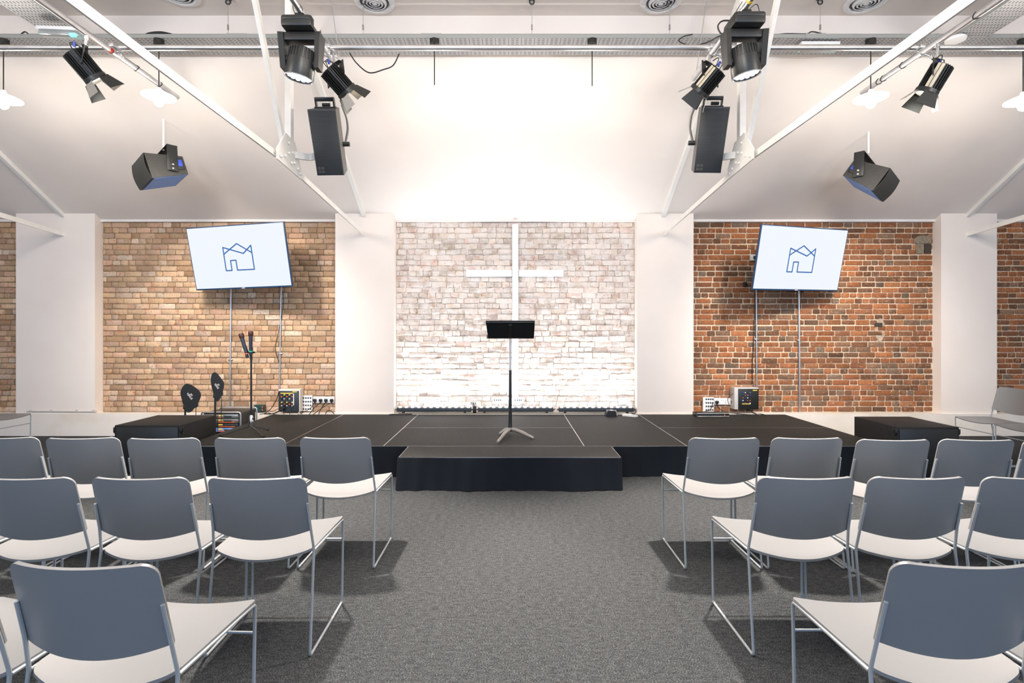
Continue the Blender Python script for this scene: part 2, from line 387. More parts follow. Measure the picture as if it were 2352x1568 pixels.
# ---------------------------------------------------------------- scaffold pipes and cable trays
def pipe(lab, a, b_, clamps=()):
    o = thing('lighting_pipe', lab, 'pipe', a); a = Vector(a); d = Vector(b_) - a
    obj('tube', B().tube([(0, 0, 0), d], .0242, 16), alu, o); return o
pz = 3.845
hp = pipe('long horizontal aluminium lighting pipe below the cross cable tray', (-8.4, 4.55, 3.895), (8.4, 4.55, 3.895))
p1 = pipe('aluminium pipe towards the stage above left hanging spotlight, red tape band', (-3.41, 1.8, pz), (-3.41, 5.40, pz))
p2 = pipe('aluminium pipe carrying the left moving head light', (-1.573, 1.8, pz), (-1.573, 5.20, pz))
p3 = pipe('aluminium pipe carrying the right moving head light, yellow tape bands', (1.74, 1.8, pz), (1.74, 5.00, pz))
p4 = pipe('aluminium pipe towards the stage above the right outer spotlight', (3.54, 1.8, pz), (3.54, 5.30, pz))
def band(p, y, w, m, nm='tape_band'): obj(nm, B().tube([(0, y - 1.8, 0), (0, y - 1.8 + w, 0)], .0258, 16), m, p)
band(p1, 4.47, .03, red_tape); band(p3, 3.72, .03, yellow_tape); band(p3, 3.80, .025, yellow_tape); band(p3, 4.28, .03, yellow_tape)
def clampon(p, y, dx=0):
    b = B(); b.tube([(0, y - 1.8, 0), (0, y - 1.8 + .045, 0)], .032, 12); b.box((0, y - 1.8 + .02, .05), (.05, .06, .035), .006)
    b.tube([(.03, y - 1.78, -.01), (.075, y - 1.78, -.03)], .007, 8); b.box((.08, y - 1.78, -.03), (.012, .03, .03), .003)
    obj('pipe_clamp', b, steel, p)
clampon(p1, 4.50); clampon(p4, 4.52); clampon(p2, 4.52); clampon(p3, 4.52)
for p, ys in ((p1, (3.5, 4.8, 5.12)), (p4, (4.0, 4.75, 5.0, 5.06)), (p2, (4.2,)), (p3, (4.1,))):
    for y in ys: obj('cable_tie', B().tube([(.0265 * math.cos(a), y - 1.8 + .01 * math.sin(2 * a), .0265 * math.sin(a)) for a in [k * math.pi / 8 for k in range(16)]], .003, 6, closed=True), cable_m, p)

tr = thing('cable_tray', 'perforated steel cable tray crossing the full width under the ceiling', 'cable tray', (0, 5.16, 4.235), group='perforated steel cable trays')
obj('tray_base', B().span((-8.4, -.155, 0), (8.4, .155, .0015)), perf_x, tr, smooth=False)
b = B(); b.span((-8.4, -.158, 0), (8.4, -.155, .036)); b.span((-8.4, .155, 0), (8.4, .158, .036)); b.span((-8.4, -.158, .034), (8.4, -.145, .036)); obj('side_rail', b, tray_steel, tr, smooth=False)
for x in (-2.6, -.75, 2.9, -4.95, 4.95): obj('joint_plate', B().box((x, -.16, .018), (.19, .004, .042)), tray_steel, tr, smooth=False)
for X, nm in ((-4.19, 'left'), (4.37, 'right')):
    tr = thing('cable_tray', 'perforated steel cable tray running overhead towards the viewer on the ' + nm, 'cable tray', (X, 3.4, 4.236), group='perforated steel cable trays')
    obj('tray_base', B().span((-.155, -1.9, 0), (.155, 1.6, .0015)), perf_y, tr, smooth=False)
    b = B()
    for s in (-1, 1): b.span((s * .155, -1.9, 0), (s * .158, 1.6, .055))
    obj('side_rail', b, tray_steel, tr, smooth=False)
# wires with grips holding the cross tray, hooks in the ceiling
for (u, lab) in ((520, 'second from the left'), (832, 'behind the left round ceiling vent'), (1222, 'over the middle of the stage'), (1540, 'below the right of the two central vents'), (1888, 'right of the right moving head')):
    x = P(u, 80, 5.02).x
    t = thing('hanging_wire', 'thin suspension wire of the cable tray, ' + lab, 'wire', (x, 5.05, 4.63))
    obj('wire', B().tube([(0, 0, 0), (0, 0, -.39)], .003, 6), steel, t)
    obj('wire_grip', B().box((0, -.002, -.27), (.014, .014, .05), .003), lamp_grey, t)
    b = B(); b.tube([(.0 + .022 * math.cos(a), 0, -.008 + .022 * math.sin(a) - .02) for a in [k * math.pi / 6 for k in range(12)]], .007, 6, closed=True); b.box((0, 0, 0), (.06, .04, .012), .003)
    obj('ceiling_hook', b, black_m, t)
b = None
# circular ceiling vents
for u, lab in ((430, 'far left one of four round white ceiling vents, cut by the top edge'), (862, 'round white ceiling vent left of centre'), (1516, 'round white ceiling vent right of centre'), (1985, 'far right round white ceiling vent')):
    p = P(u, 8, 5.13 * 1.0)
    t = thing('ceiling_vent', lab, 'vent', (p.x, 5.10 - (.12 if u == 430 else 0), 4.64), group='round ceiling vents')
    obj('rim', B().lathe([(.192, 0), (.190, -.014), (.150, -.022), (.138, -.006), (.138, .0)], 40, cap=False), white_pl, t)
    obj('duct', B().lathe([(.139, .0), (.139, -.003), (.0, -.003)], 32, cap=False), base('vent_dark_%d' % u, (.12, .115, .11), .8), t)
    for r in (.118, .088, .058):
        obj('louvre_ring', B().lathe([(r, -.004), (r - .004, -.020), (r - .022, -.030), (r - .020, -.024)], 36, cap=False), white_pl, t)
    obj('centre_cone', B().lathe([(.03, -.004), (.026, -.026), (.002, -.032)], 24), white_pl, t)
# shadows/patches are left to the lights

# ---------------------------------------------------------------- pendant lamps
def make_pendant(label, loc):
    t = thing('pendant_lamp', label, 'lamp', loc, group='white pendant lamps in a row')
    x, y, z = loc; top = ceil_z(y) if y > 5.38 else 4.235
    obj('cord', B().tube([(0, 0, .07), (0, 0, top - z - .03)], .005, 8), cable_m, t)
    obj('ceiling_rose', B().lathe([(.045, top - z - .045), (.045, top - z)], 20), black, t)
    obj('shade', B().lathe([(.018, .075), (.024, .05), (.05, .035), (.10, .018), (.146, -.004), (.146, -.010), (.10, .010), (.05, .024), (.02, .03)], 40, cap=False), opal, t)
    bb = obj('bulb', B().lathe([(.02, .03), (.024, .0), (.04, -.03), (.045, -.055), (.036, -.085), (.012, -.102), (.001, -.104)], 20), bulb_m, t)
    return t
def plight(name, loc, power, col, size=.06):
    l = bpy.data.lights.new(name, 'POINT'); l.energy = power; l.color = col; l.shadow_soft_size = size
    o = bpy.data.objects.new(name, l); C.objects.link(o); o.location = loc; return o
PW = 17
pend = [(998, 216, 'left one of the two central white pendant lamps'), (1360, 218, 'right one of the two central white pendant lamps'), (365, 220, 'white pendant lamp in front of the left wooden box speaker'), (2000, 224, 'white pendant lamp above the right box speaker'), (8, 226, 'white pendant lamp cut by the left picture edge'), (2350, 230, 'white pendant lamp cut by the right picture edge')]
for u, v_, lab in pend:
    p = P(u, v_, 5.04); make_pendant(lab.replace('wooden ', 'black '), tuple(p)); plight('pendant_light', p - Vector((0, 0, .14)), PW, (1, .91, .82), .12)

# ---------------------------------------------------------------- chairs
def make_chair(label):
    t = thing('stacking_chair', label, 'chair')
    def seat(u, v):
        v = (1 - math.cos(math.pi * v)) / 2
        y = -.163 + v * .403; yr = .03
        w = .222 + .018 * v
        d = min(v * .403, (1 - v) * .403); rr = .032 if v < .5 else .018
        if d < rr: w = w - rr + math.sqrt(max(rr * rr - (rr - d) ** 2, 0))
        s = 2 * u - 1; x = s * w
        k = 1 - (x / .235) ** 2
        y = y - (.075 * k * (1 - v) ** 2) + (.0) ; z = .463 - .026 * k * (1 - .15 * v)
        return (x, y, z)
    obj('seat', B().sheet(seat, 28, 26, .011), chair_m, t, ang=50)
    def back(u, v):
        v = math.sin(v * math.pi / 2)
        s = 2 * u - 1; top = .805; k0 = 1 - s * s
        w = .221 - .005 * v; L = .26; d = (1 - v) * L; rr = .038
        if d < rr: w = w - rr + math.sqrt(max(rr * rr - (rr - d) ** 2, 0))
        x = s * w; bot = .547 - .030 * k0
        z = bot + (top - bot) * v; y = -.157 - (z - .46) * .245 - .050 * (1 - (x / .222) ** 2)
        return (x, y, z)
    obj('backrest', B().sheet(back, 28, 26, .011), chair_m, t, ang=50)
    for s in (-1, 1):
        b = B(); b.tube([(s * .2145, -.157 - (.68 - .46) * .245 - .0085, .68), (s * .2185, -.157 - (.56 - .46) * .245 - .0085, .56), (s * .226, -.170, .455), (s * .231, -.234, .0065), (s * .231, .238, .0065), (s * .236, .222, .05), (s * .238, .232, .449), (s * .2262, -.166, .450)], .0062, 8, bend=.018)
        obj('side_frame', b, frame_m, t)
    obj('stretcher', B().tube([(-.236, .230, .345), (.236, .230, .345)], .005, 8), frame_m, t)
    obj('seat_rail', B().tube([(-.226, -.10, .444), (-.15, -.11, .428), (.15, -.11, .428), (.226, -.10, .444)], .005, 8, bend=.03), frame_m, t)
    return t
first = make_chair('x')
used = [False]
def chair(x, y, rz, label, group):
    if not used[0]:
        used[0] = True; first.location = (x, y, 0); first.rotation_euler = (0, 0, R(rz)); first['label'] = label; first['group'] = group; return first
    return dup(first, (x, y, 0), (0, 0, R(rz)), label, group)
def row(us, Yt, side, rowname, rots=None):
    nm = ['at the aisle end', 'second from the aisle', 'third from the aisle', 'fourth from the aisle', 'fifth from the aisle']
    for i, u in enumerate(us):
        yt = Yt[i] if isinstance(Yt, list) else Yt
        rz = (rots or [0] * 9)[i]
        x = (u - CX) * yt / F
        chair(x + .24 * math.sin(R(-rz)) * 1.0, yt + .24 * math.cos(R(rz)), rz, 'grey chair %s, %s block, %s' % (nm[i], side, rowname), 'grey chairs of the %s seating block' % side)
row([770, 573.5, 375, 190, 4], [3.20, 3.19, 3.18, 3.19, 3.20], 'left', 'row nearest the stage', [0, 0, 2, 3, 3])
row([590, 322, 59, -205], 2.33, 'left', 'middle row', [1, 0, 0, 1])
row([190, -212], [1.472, 1.472], 'left', 'row nearest the camera', [-2.5, -2.5])
row([1663.5, 1854, 2052, 2243.5, 2440], [3.19, 3.19, 3.14, 3.14, 3.12], 'right', 'row nearest the stage', [0, 0, -1, -3, -4])
row([1852, 2106.5, 2368], 2.337, 'right', 'middle row', [0, 0, 0])
row([2223, 2622], [1.478, 1.48], 'right', 'row nearest the camera', [0, 0])
chair(5.40, 5.88, 90, 'grey chair facing sideways by the far right wall, the farther one', 'grey chairs along the right side')
chair(5.40, 5.375, 90, 'grey chair facing sideways by the far right wall, the nearer one', 'grey chairs along the right side')
chair(-6.0, 6.10, -92, 'grey chair facing sideways beside the far left pier', 'grey chairs along the left side')

# ---------------------------------------------------------------- stage
decks = [(-3.28, -2.30, 5.27, 7.27, 'leftmost narrow black stage deck, under the microphone stand'), (-2.30, -1.27, 5.27, 7.27, 'narrow black stage deck between microphone stand and centre'),
         (-1.27, .74, 5.27, 6.27, 'front centre black stage deck carrying the music stand'), (-1.27, .74, 6.27, 7.27, 'rear centre black stage deck below the light bars'),
         (.74, 1.77, 5.27, 7.27, 'narrow black stage deck right of the music stand'), (1.77, 3.79, 5.27, 6.27, 'front right wide black stage deck'), (1.77, 3.79, 6.27, 7.27, 'rear right wide black stage deck'),
         (-1.02, 1.01, 4.80, 5.27, 'shallow black deck forming the thrust step at the stage front')]
for a, c, y0, y1, lab in decks:
    t = thing('stage_deck', lab, 'stage platform', ((a + c) / 2, (y0 + y1) / 2, 0), group='black stage decks')
    hx, hy = (c - a) / 2 - .001, (y1 - y0) / 2 - .001; e = .004
    obj('deck_panel', B().span((-hx + e, -hy + e, .28), (hx - e, hy - e, .300)), deck_m, t, smooth=False)
    b = B()
    for s in (-1, 1): b.span((s * hx, -hy, .20), (s * (hx - e), hy, .2995)); b.span((-hx, s * hy, .20), (hx, s * (hy - e), .2995))
    obj('edge_frame', b, alu, t, smooth=False)
    for sx in (-1, 1):
        for sy in (-1, 1): obj('leg', B().tube([(sx * (hx - .06), sy * (hy - .06), 0), (sx * (hx - .06), sy * (hy - .06), .28)], .024, 12), alu, t)
def skirt(name, lab, path, seed):
    rnd = random.Random(seed); pts = [Vector((x, y, 0)) for x, y in path]; L = [0]
    for a, c in zip(pts, pts[1:]): L.append(L[-1] + (c - a).length)
    T = L[-1]; ph = [rnd.uniform(0, 6.28) for _ in range(6)]
    sh = lambda s: -.004 + 1.2 * (.012 * math.sin(s * 7 + ph[0]) + .012 * max(0, math.sin(s * 13 + ph[1])) ** 3 + .005 * math.sin(s * 41 + ph[2])) 
    def fn(u, v):
        s = u * T
        k = max(i for i in range(len(L) - 1) if L[i] <= s + 1e-9); f_ = (s - L[k]) / (L[k + 1] - L[k]); p = pts[k].lerp(pts[k + 1], f_)
        d = (pts[k + 1] - pts[k]).normalized(); nr = Vector((d.y, -d.x, 0))
        out = .004 + (1 - v) ** .6 * (.014 + sh(s)) + (1 - v) ** 3 * .006
        corner = min(abs(s - q) for q in L[1:-1]) if len(L) > 2 else 9
        
        z = .293 * v + .004 + (1 - v) * .004 * math.sin(s * 6 + ph[3])
        return p + nr * out + Vector((0, 0, z + .0015 * math.sin(s * 5 + ph[4]) * v))
    o = obj(name, B().sheet(fn, int(T * 60), 10, .002), skirt_m, ang=60); return tag(o, lab, 'skirt')
skirt('stage_skirt', 'black cloth skirt along the left part of the stage front', [(-3.27, 5.265), (-1.03, 5.265)], 1)
skirt('stage_skirt', 'black cloth skirt wrapped around the thrust step', [(-1.025, 5.26), (-1.025, 4.795), (1.015, 4.795), (1.015, 5.26)], 2)
skirt('stage_skirt', 'black cloth skirt along the right part of the stage front', [(1.03, 5.265), (3.79, 5.265)], 3)

# subwoofers / black boxes flanking the stage
for (x0, x1, y0, y1, lab, s) in ((-4.18, -3.335, 5.30, 5.96, 'large black cabinet on the floor left of the stage', 1), (3.825, 4.44, 5.20, 5.86, 'large black cabinet on the floor right of the stage', -1)):
    if s == 1: x0, x1 = -3.99, -3.325
    t = thing('subwoofer', lab, 'speaker', ((x0 + x1) / 2, (y0 + y1) / 2, 0), group='large black cabinets beside the stage')
    hx, hy = (x1 - x0) / 2, (y1 - y0) / 2
    obj('cabinet', B().span((-hx, -hy + .01, .01), (hx, hy, .50), .006), black_wood, t)
    obj('grille', B().span((-hx + .02, -hy, .04), (hx - .02, -hy + .012, .48), .003), black, t)
    obj('feet', B().span((-hx + .02, -hy + .03, 0), (hx - .02, hy - .02, .012)), black, t)
    for sx in (-1, 1):
        b = B(); b.box((sx * (hx + .002), -hy + .03, .455), (.018, .05, .05), .004); b.box((sx * (hx + .012), -hy + .03, .470), (.016, .016, .016), .004); b.box((sx * (hx + .012), -hy + .03, .425), (.016, .016, .016), .004)
        b.tube([(sx * (hx + .012 + .012 * math.cos(a)), -hy + .03, .448 + .014 * math.sin(a)) for a in [k * math.pi / 6 for k in range(12)]], .002, 5, closed=True)
        obj('rigging_fitting', b, black_m, t)

# ---------------------------------------------------------------- televisions
def tv(loc, rot, lab, arm_x):
    W, Hh = 1.44, .82
    t = thing('television', lab, 'television', loc, rot, group='tilted wall televisions')
    obj('bezel', B().box((0, .012, 0), (W, .024, Hh), .003), bezel_m, t)
    obj('rear_housing', B().box((0, .045, -.06), (W * .72, .05, Hh * .62), .015), black, t)
    sc = obj('screen', B().box((0, -.0012, .003), (W - .026, .002, Hh - .032)), screen_m, t, smooth=False)
    k = W / 1.3; L = lambda pts: [(x * k, -.0035, z * k) for x, z in pts]
    b = B()
    for seg in ([(-.187, .120), (-.190, -.151), (-.112, -.151), (-.111, -.036), (-.038, -.034), (-.038, -.150), (.188, -.150), (.188, .127), (.074, .039), (-.187, .120)], [(-.188, .041), (.004, .155), (.190, .041)]):
        q = L(seg)
        for a, c in zip(q, q[1:]):
            a, c = Vector(a), Vector(c); d = (c - a).normalized() * .004; b.beam(a - d, c + d, .016, .001, (0, 1, 0))
    obj('logo_lines', b, logo_m, sc, smooth=False)
    obj('maker_mark', B().box((.0, -.001, -Hh / 2 + .008), (.05, .003, .006)), skin_txt, t, smooth=False)
    b = B(); b.box((0, .08, 0), (.30, .03, .30), .004); obj('mount_plate', b, black_m, t)
    Mi = (Matrix.Translation(loc) @ Euler(rot).to_matrix().to_4x4()).inverted(); wp = Vector((arm_x, 7.43, loc[2] + .03)); lw = Mi @ wp
    kn = Mi @ Vector((arm_x + .12, 7.18, loc[2] + .03))
    b = B(); b.beam(lw, kn, .04, .07); b.beam(kn, (0, .09, 0), .04, .07); b.beam(lw + (kn - lw) * .12, lw, .2, .28); obj('wall_arm', b, black_m, t)
    return t
kk = 1.44 / 1.3
tv((-3.172 * kk, 6.149 * kk, H + (2.313 - H) * kk), (.2023, -.0186, -.2084), 'television with blue house-and-crown line logo on the pale tan brick wall', -3.45)
tv((3.401 * kk, 6.155 * kk, H + (2.289 - H) * kk), (.2096, -.0112, .321), 'television with blue house-and-crown line logo on the red brick wall', 3.72)
# conduits on the brick walls
def conduit(lab, u0, v0, u1, v1, mat=steel, r=.011, clip=None, Y=7.425):
    t = thing('conduit', lab, 'pipe', P(u1, v1, Y)); o = P(u1, v1, Y)
    obj('pipe', B().tube([P(u0, v0, Y) - o, (0, 0, 0)], r, 10), mat, t)
    for c in clip or ():
        q = P(u0 + (u1 - u0) * (c - v0) / (v1 - v0), c, Y) - o
        obj('saddle_clip', B().box(q, (.06, .016, .016), .004), steel, t)
conduit('steel conduit under the left television, the one nearer the microphones', 531, 640, 528, 934, clip=(826,))
conduit('steel conduit under the left television, dropping to the black control panel', 646, 640, 642, 893, clip=(812,))
conduit('steel conduit under the right television, dropping to the grey control box', 1737, 640, 1738, 888, clip=(779,))
conduit('steel conduit under the right television, reaching the floor ledge', 1835, 640, 1837, 948, r=.013, clip=(781,))

# ---------------------------------------------------------------- cross
t = thing('wall_cross', 'tall white wooden cross on the centre brick wall', 'cross', (0, YB - .012, 0))
zt, zb = P(0, 516, 7.40).z, P(0, 910, 7.40).z
xa, xb = P(1176.5, 0, 7.36).x, P(1190.5, 0, 7.36).x
obj('upright', B().span((xa, -.075, zb), (xb, -.01, zt), .003), cross_m, t)
z1_, z2_ = P(0, 635, 7.41).z, P(0, 620, 7.41).z
for s, (ua, ub) in ((-1, (1071, 1175.5)), (1, (1191.5, 1294))):
    obj('arm', B().span((P(ua, 0, 7.41).x, -.055, z1_), (P(ub, 0, 7.41).x, -.01, z2_), .003), cross_m, t)

# ---------------------------------------------------------------- led bars
for (ua, ub, lab) in ((912, 1083, 'left one of three LED wash bars below the cross'), (1098, 1271, 'middle one of three LED wash bars below the cross'), (1283, 1455, 'right one of three LED wash bars below the cross')):
    Yb = 7.345; a, c = P(ua, 0, Yb).x, P(ub, 0, Yb).x; W = c - a
    t = thing('led_wash_bar', lab, 'stage light', ((a + c) / 2, Yb, .306), group='LED wash bars')
    obj('housing', B().span((-W / 2, -.032, .022), (W / 2, .032, .080), .008), base('bar_grey', (.055, .065, .075), .4, .3), t)
    for s in (-1, 1):
        obj('bracket', B().box((s * (W / 2 - .09), 0, .012), (.03, .07, .024), .003), black_m, t)
        obj('end_knob', B().tube([(s * W / 2, 0, .05), (s * (W / 2 + .02), 0, .05)], .010, 10), black, t)
    for k in range(12):
        obj('lens', B().lathe([(.019, .078), (.021, .090), (.012, .093)], 14, Matrix.Translation((-W / 2 + W * (k + .5) / 12, 0, 0))), led_m, t)
    l = bpy.data.lights.new('bar_light', 'AREA'); l.shape = 'RECTANGLE'; l.size = W * .95; l.size_y = .05; l.energy = 6.5; l.color = (.97, .97, 1); l.spread = R(80)
    o = bpy.data.objects.new('bar_light', l); C.objects.link(o); o.location = ((a + c) / 2, Yb - .02, .306 + .102); o.rotation_euler = (R(180 - 2), 0, 0)

# ---------------------------------------------------------------- sockets & boxes on walls
def plate(name, lab, u0, v0, u1, v1, Y, mat=white_pl, th=.03, cat='socket', extra=None):
    a, c = P(u0, v1, Y), P(u1, v0, Y)
    t = thing(name, lab, cat, (a.x, Y, a.z)); w, h = c.x - a.x, c.z - a.z
    obj('plate', B().span((0, 0, 0), (w, YB - .002 - Y if th is None else th, h), .002), mat, t); return t, w, h
def dots(t, pts, d, m, nm='port'):
    for x, z in pts: obj(nm, B().box((x, -.001, z), (d[0], .006, d[1]), .001), m, t)
def plug(t, x, z, m=black):
    b = B(); b.box((x, -.016, z), (.046, .03, .042), .010); b.box((x, -.02, z - .03), (.016, .016, .03), .004); obj('plug', b, m, t)
YW = 7.405
t, w, h = plate('wall_socket', 'white double socket with one plug, centre wall left end', 962, 912, 1011, 926, YW); dots(t, [(.03, .05), (.10, .05), (.14, .05), (.17, .05)], (.006, .012), pcb, 'pin_hole'); plug(t, w - .04, h * .4, grey_pl)
t, w, h = plate('wall_socket', 'white media socket plate, left one of three beside the cross foot', 1131, 912, 1155, 926, YW); dots(t, [(.03, .045), (.06, .045), (.09, .045), (.115, .045)], (.014, .018), pcb)
t, w, h = plate('wall_socket', 'white data socket plate directly behind the music stand pole', 1155.5, 912, 1178, 926, YW); dots(t, [(.04, .06), (.08, .03)], (.012, .008), pcb)
t, w, h = plate('wall_socket', 'white media socket plate, right one of three beside the cross foot', 1178.5, 912, 1204, 926, YW); dots(t, [(.03, .045), (.06, .045), (.09, .045), (.115, .045)], (.014, .018), pcb)
t, w, h = plate('wall_socket', 'white socket with one grey plug, centre wall right end', 1421, 914, 1447, 928, YW); plug(t, w - .05, h * .5, grey_pl)
# left wall gear
t, w, h = plate('connection_box', 'black stage connection panel in cream box on the tan brick wall', 640, 894, 689, 945, 7.30, cream_box, .13, 'control panel')
obj('face_panel', B().span((0, -.006, 0), (w - .012, 0, h - .02), .002), pcb, t)
for j, (m_, zz) in enumerate(((yellow_tape, .235), (orange_pl, .21), (grey_pl, .18), (yellow_tape, .13), (orange_pl, .105), (grey_pl, .085))):
    for k in range(5):
        obj('connector', B().tube([(.05 + k * .036, -.006, zz), (.05 + k * .036, -.022, zz)], .009, 8), m_ if (k + j) % 2 else black, t)
obj('label_strip', B().box((.115, -.007, .255), (.17, .002, .012)), yellow_tape, t); obj('label_strip', B().box((.225, -.007, .275), (.06, .002, .012)), yellow_tape, t); obj('label_strip', B().box((.21, -.008, .17), (.012, .002, .16)), white_pl, t)
t, w, h = plate('media_plate', 'white many-hole media plate right of the black control panel', 692, 908, 717, 944, YW, cat='socket plate')
for j in range(4): dots(t, [(.032 + k * .033, .03 + j * .052) for k in range(4)], (.02, .022), pcb)
t, w, h = plate('wall_socket', 'white four-gang socket with four black plugs on the tan brick wall', 719, 911, 768, 925, YW)
for x in (.03, .11, .185, .265): plug(t, x, h * .45)
t, w, h = plate('relay_box', 'small dark green box with two cable plugs on the left ledge', 583, 930, 606, 945, 7.36, dark_green, .06, 'box')
for z in (.03, .065): obj('plug', B().tube([(w - .02, -.004, z), (w - .005, -.03, z)], .009, 8), orange_pl, t)
# right wall gear
t, w, h = plate('media_plate', 'white many-hole media plate on the red brick wall beside the pier', 1615, 912, 1640, 946, YW, cat='socket plate')
for j in range(4): dots(t, [(.045 + k * .030, .03 + j * .050) for k in range(4)], (.02, .022), pcb)
t, w, h = plate('wall_socket', 'white double socket with two black plugs on the red brick wall', 1641, 914, 1687, 929, YW); plug(t, .03, h * .4); plug(t, w - .03, h * .4); dots(t, [(.10, .06), (.12, .05)], (.006, .008), pcb, 'pin_hole')
t, w, h = plate('control_box', 'grey wall box with black connector panel on the red brick wall', 1687, 890, 1742, 940, 7.29, grey_pl, .15, 'control panel')
obj('face_panel', B().span((.05, -.008, .0), (w, 0, h - .015), .003), black, t)
for j in range(5):
    for k in range(4): obj('connector', B().tube([(.11 + k * .033, -.008, .09 + j * .036), (.11 + k * .033, -.022, .09 + j * .036)], .007, 8), (steel, orange_pl, blue_pl, white_pl, dark_green)[(j * 3 + k) % 5], t)
obj('label_strip', B().box((.16, -.009, .078), (.12, .002, .012)), yellow_tape, t); obj('label_strip', B().box((.28, -.009, .265), (.06, .002, .012)), yellow_tape, t)
t, w, h = plate('wall_socket', 'small white socket half hidden by the left edge of the right television', 1724, 584, 1740, 598, YW); plug(t, w - .04, h * .5)
tag(obj('cable_gland', B().box(P(1711, 653, 7.425), (.045, .05, .07), .01), black), 'small black fitting on red brick below left television corner', 'fitting')

# power conditioner on stage, right
p = P(1639, 957, 7.05)
t = thing('rack_unit', 'slim black rack unit with silver edge on the stage by the right pier', 'rack unit', (p.x, 7.14, .30))
obj('chassis', B().span((-.22, -.07, .004), (.22, .09, .048), .003), black, t)
b = B(); fr = [(-.215, -.075, .006), (.215, -.075, .006), (.215, -.075, .046), (-.215, -.075, .046)]
obj('front_edge', b.tube(fr, .0018, 6, closed=True), steel, t)
for k in range(11): obj('button', B().box((-.17 + k * .027, -.073, .026), (.015, .006, .018), .002), pcb, t)
obj('switch', B().box((.155, -.073, .022), (.014, .008, .016), .002), orange_pl, t)
obj('feet', B().span((-.2, -.05, 0), (.2, .07, .005)), black, t)
# small black transformer and white adaptor at the right end of the ledge
p = P(1406, 957, 7.05)
t = thing('transformer_box', 'small black wedge-shaped box on the stage below the right light bar', 'power supply', (p.x, 7.08, .30))
obj('case', B().prism([(-.08, 0), (.07, 0), (.055, .075), (-.05, .08)], .12), black, t)
obj('vent_plate', B().hexa([(.075, .01, .005), (.095, .06, .005), (.095, .10, .005), (.072, .11, .005), (.058, .01, .07), (.075, .06, .07), (.075, .10, .07), (.056, .11, .07)]), grey_pl, t)
t = tag(obj('power_adaptor', B().hexa([(0, 0, 0), (.16, -.10, 0), (.20, -.06, 0), (.03, .08, 0), (0, 0, .022), (.16, -.10, .022), (.20, -.06, .022), (.03, .08, .022)]), white_pl, smooth=False), 'flat white plastic lead cover lying beside the small black box', 'adaptor')
t.location = (P(1428, 950, 7.15).x, 7.12, .3015)
# clamp bundle between left and middle bar
p = P(1090, 948, 7.29)
t = thing('cable_bundle', 'small cluster of plugs and looped cables between left and middle light bars', 'cables', (p.x, 7.295, .306))
b = B(); b.box((0, 0, .055), (.05, .02, .10), .006); obj('connector_block', b, black, t)
b = B()
for k in range(3): b.tube(curve([(-.02 + .02 * k, 0, .09), (-.03 + .02 * k, -.01, .14), (-.05 + .03 * k, 0, .155), (-.045 + .03 * k, .01, .12)]), .004, 6)
obj('cable_loop', b, cable_m, t); obj('blue_plug', B().box((-.005, -.012, .12), (.014, .014, .02), .003), blue_pl, t); obj('yellow_plug', B().box((.016, -.012, .12), (.014, .014, .02), .003), yellow_tape, t)

# ---------------------------------------------------------------- cables (each its own)
def cable(lab, pts, r=.005, m=cable_m, n=8):
    return tag(obj('cable', B().tube(curve(pts, n), r, 6), m), lab, 'cable')
L3 = lambda Y, *uv: [P(u, v, Y) for u, v in uv]
cable('black cable lying along the ledge under the light bars', [(-1.55, 7.27 + .03, .313), (-1.0, 7.30, .313), (-.4, 7.305, .313), (.3, 7.31, .313), (.9, 7.30, .313), (1.5, 7.30, .313)])
cable('black cable coil end by the left inner pier foot', [(-1.66, 7.22, .306), (-1.62, 7.24, .307), (-1.5, 7.24, .307), (-1.35, 7.25, .307)], .006)
cable('black mains lead from the first plug left of four', L3(7.33, (722, 925), (715, 935), (706, 942)) + [P(690, 950, 7.26)])
cable('black mains lead from the second plug of four', L3(7.34, (735, 925), (722, 936)) + [P(709, 953, 7.24)])
cable('black mains lead from the third plug of four', L3(7.34, (746, 925), (738, 938)) + [P(731, 953, 7.24)])
cable('black mains lead from the fourth plug, nearest the pier', L3(7.34, (759, 925), (738, 938)) + [P(717, 953, 7.24)])
cable('black cable arch on the ledge beside the left inner pier', [P(747, 951, 7.26), P(752, 944, 7.28), P(760, 943, 7.28), P(767, 950, 7.26)])
cable('thin black cable looping left of the right-hand conduit on tan bricks', L3(7.42, (650, 668), (651, 700), (640, 760), (632, 800), (641, 832)), .004)
cable('black cables running from control panel down to the rack case', L3(7.28, (640, 900), (636, 915), (625, 935)) + [P(610, 948, 7.2), P(596, 951, 7.1)], .005)
cable('black cable bundle below the black control panel', [P(655, 935, 7.27), P(645, 942, 7.27), P(628, 949, 7.26), P(606, 950, 7.2)], .009)
cable('grey lead hanging from the left media plate', L3(7.34, (697, 932), (690, 943)) + [P(682, 952, 7.25)], .006, grey_pl)
cable('black cable from right media plate curling over the rack unit', L3(7.34, (1637, 925), (1632, 940)) + [P(1622, 944, 7.25), P(1606, 947, 7.2), P(1598, 950, 7.16)], .005)
cable('black cable draped from the left plug of the red wall socket', L3(7.34, (1646, 928), (1650, 936), (1665, 945)) + [P(1700, 950, 7.26), P(1725, 952, 7.24)], .006)
cable('black cables hanging below the grey control box', L3(7.26, (1722, 938), (1728, 946)) + [P(1740, 952, 7.24), P(1752, 954, 7.2)], .008)
cable('thin black cable beside the left conduit on red bricks', L3(7.42, (1733, 668), (1732, 760), (1728, 850), (1730, 885), (1736, 900)), .005)
cable('black cable loop rising left of the grey control box', L3(7.34, (1686, 902), (1672, 914), (1674, 928)) , .004)
cable('black cable hanging in a loop below the cable tray, left of centre', [P(803, 122, 4.98), P(820, 146, 5.0), P(848, 167, 5.02), P(880, 160, 5.02), P(903, 150, 5.02), P(917, 123, 5.02)], .006)
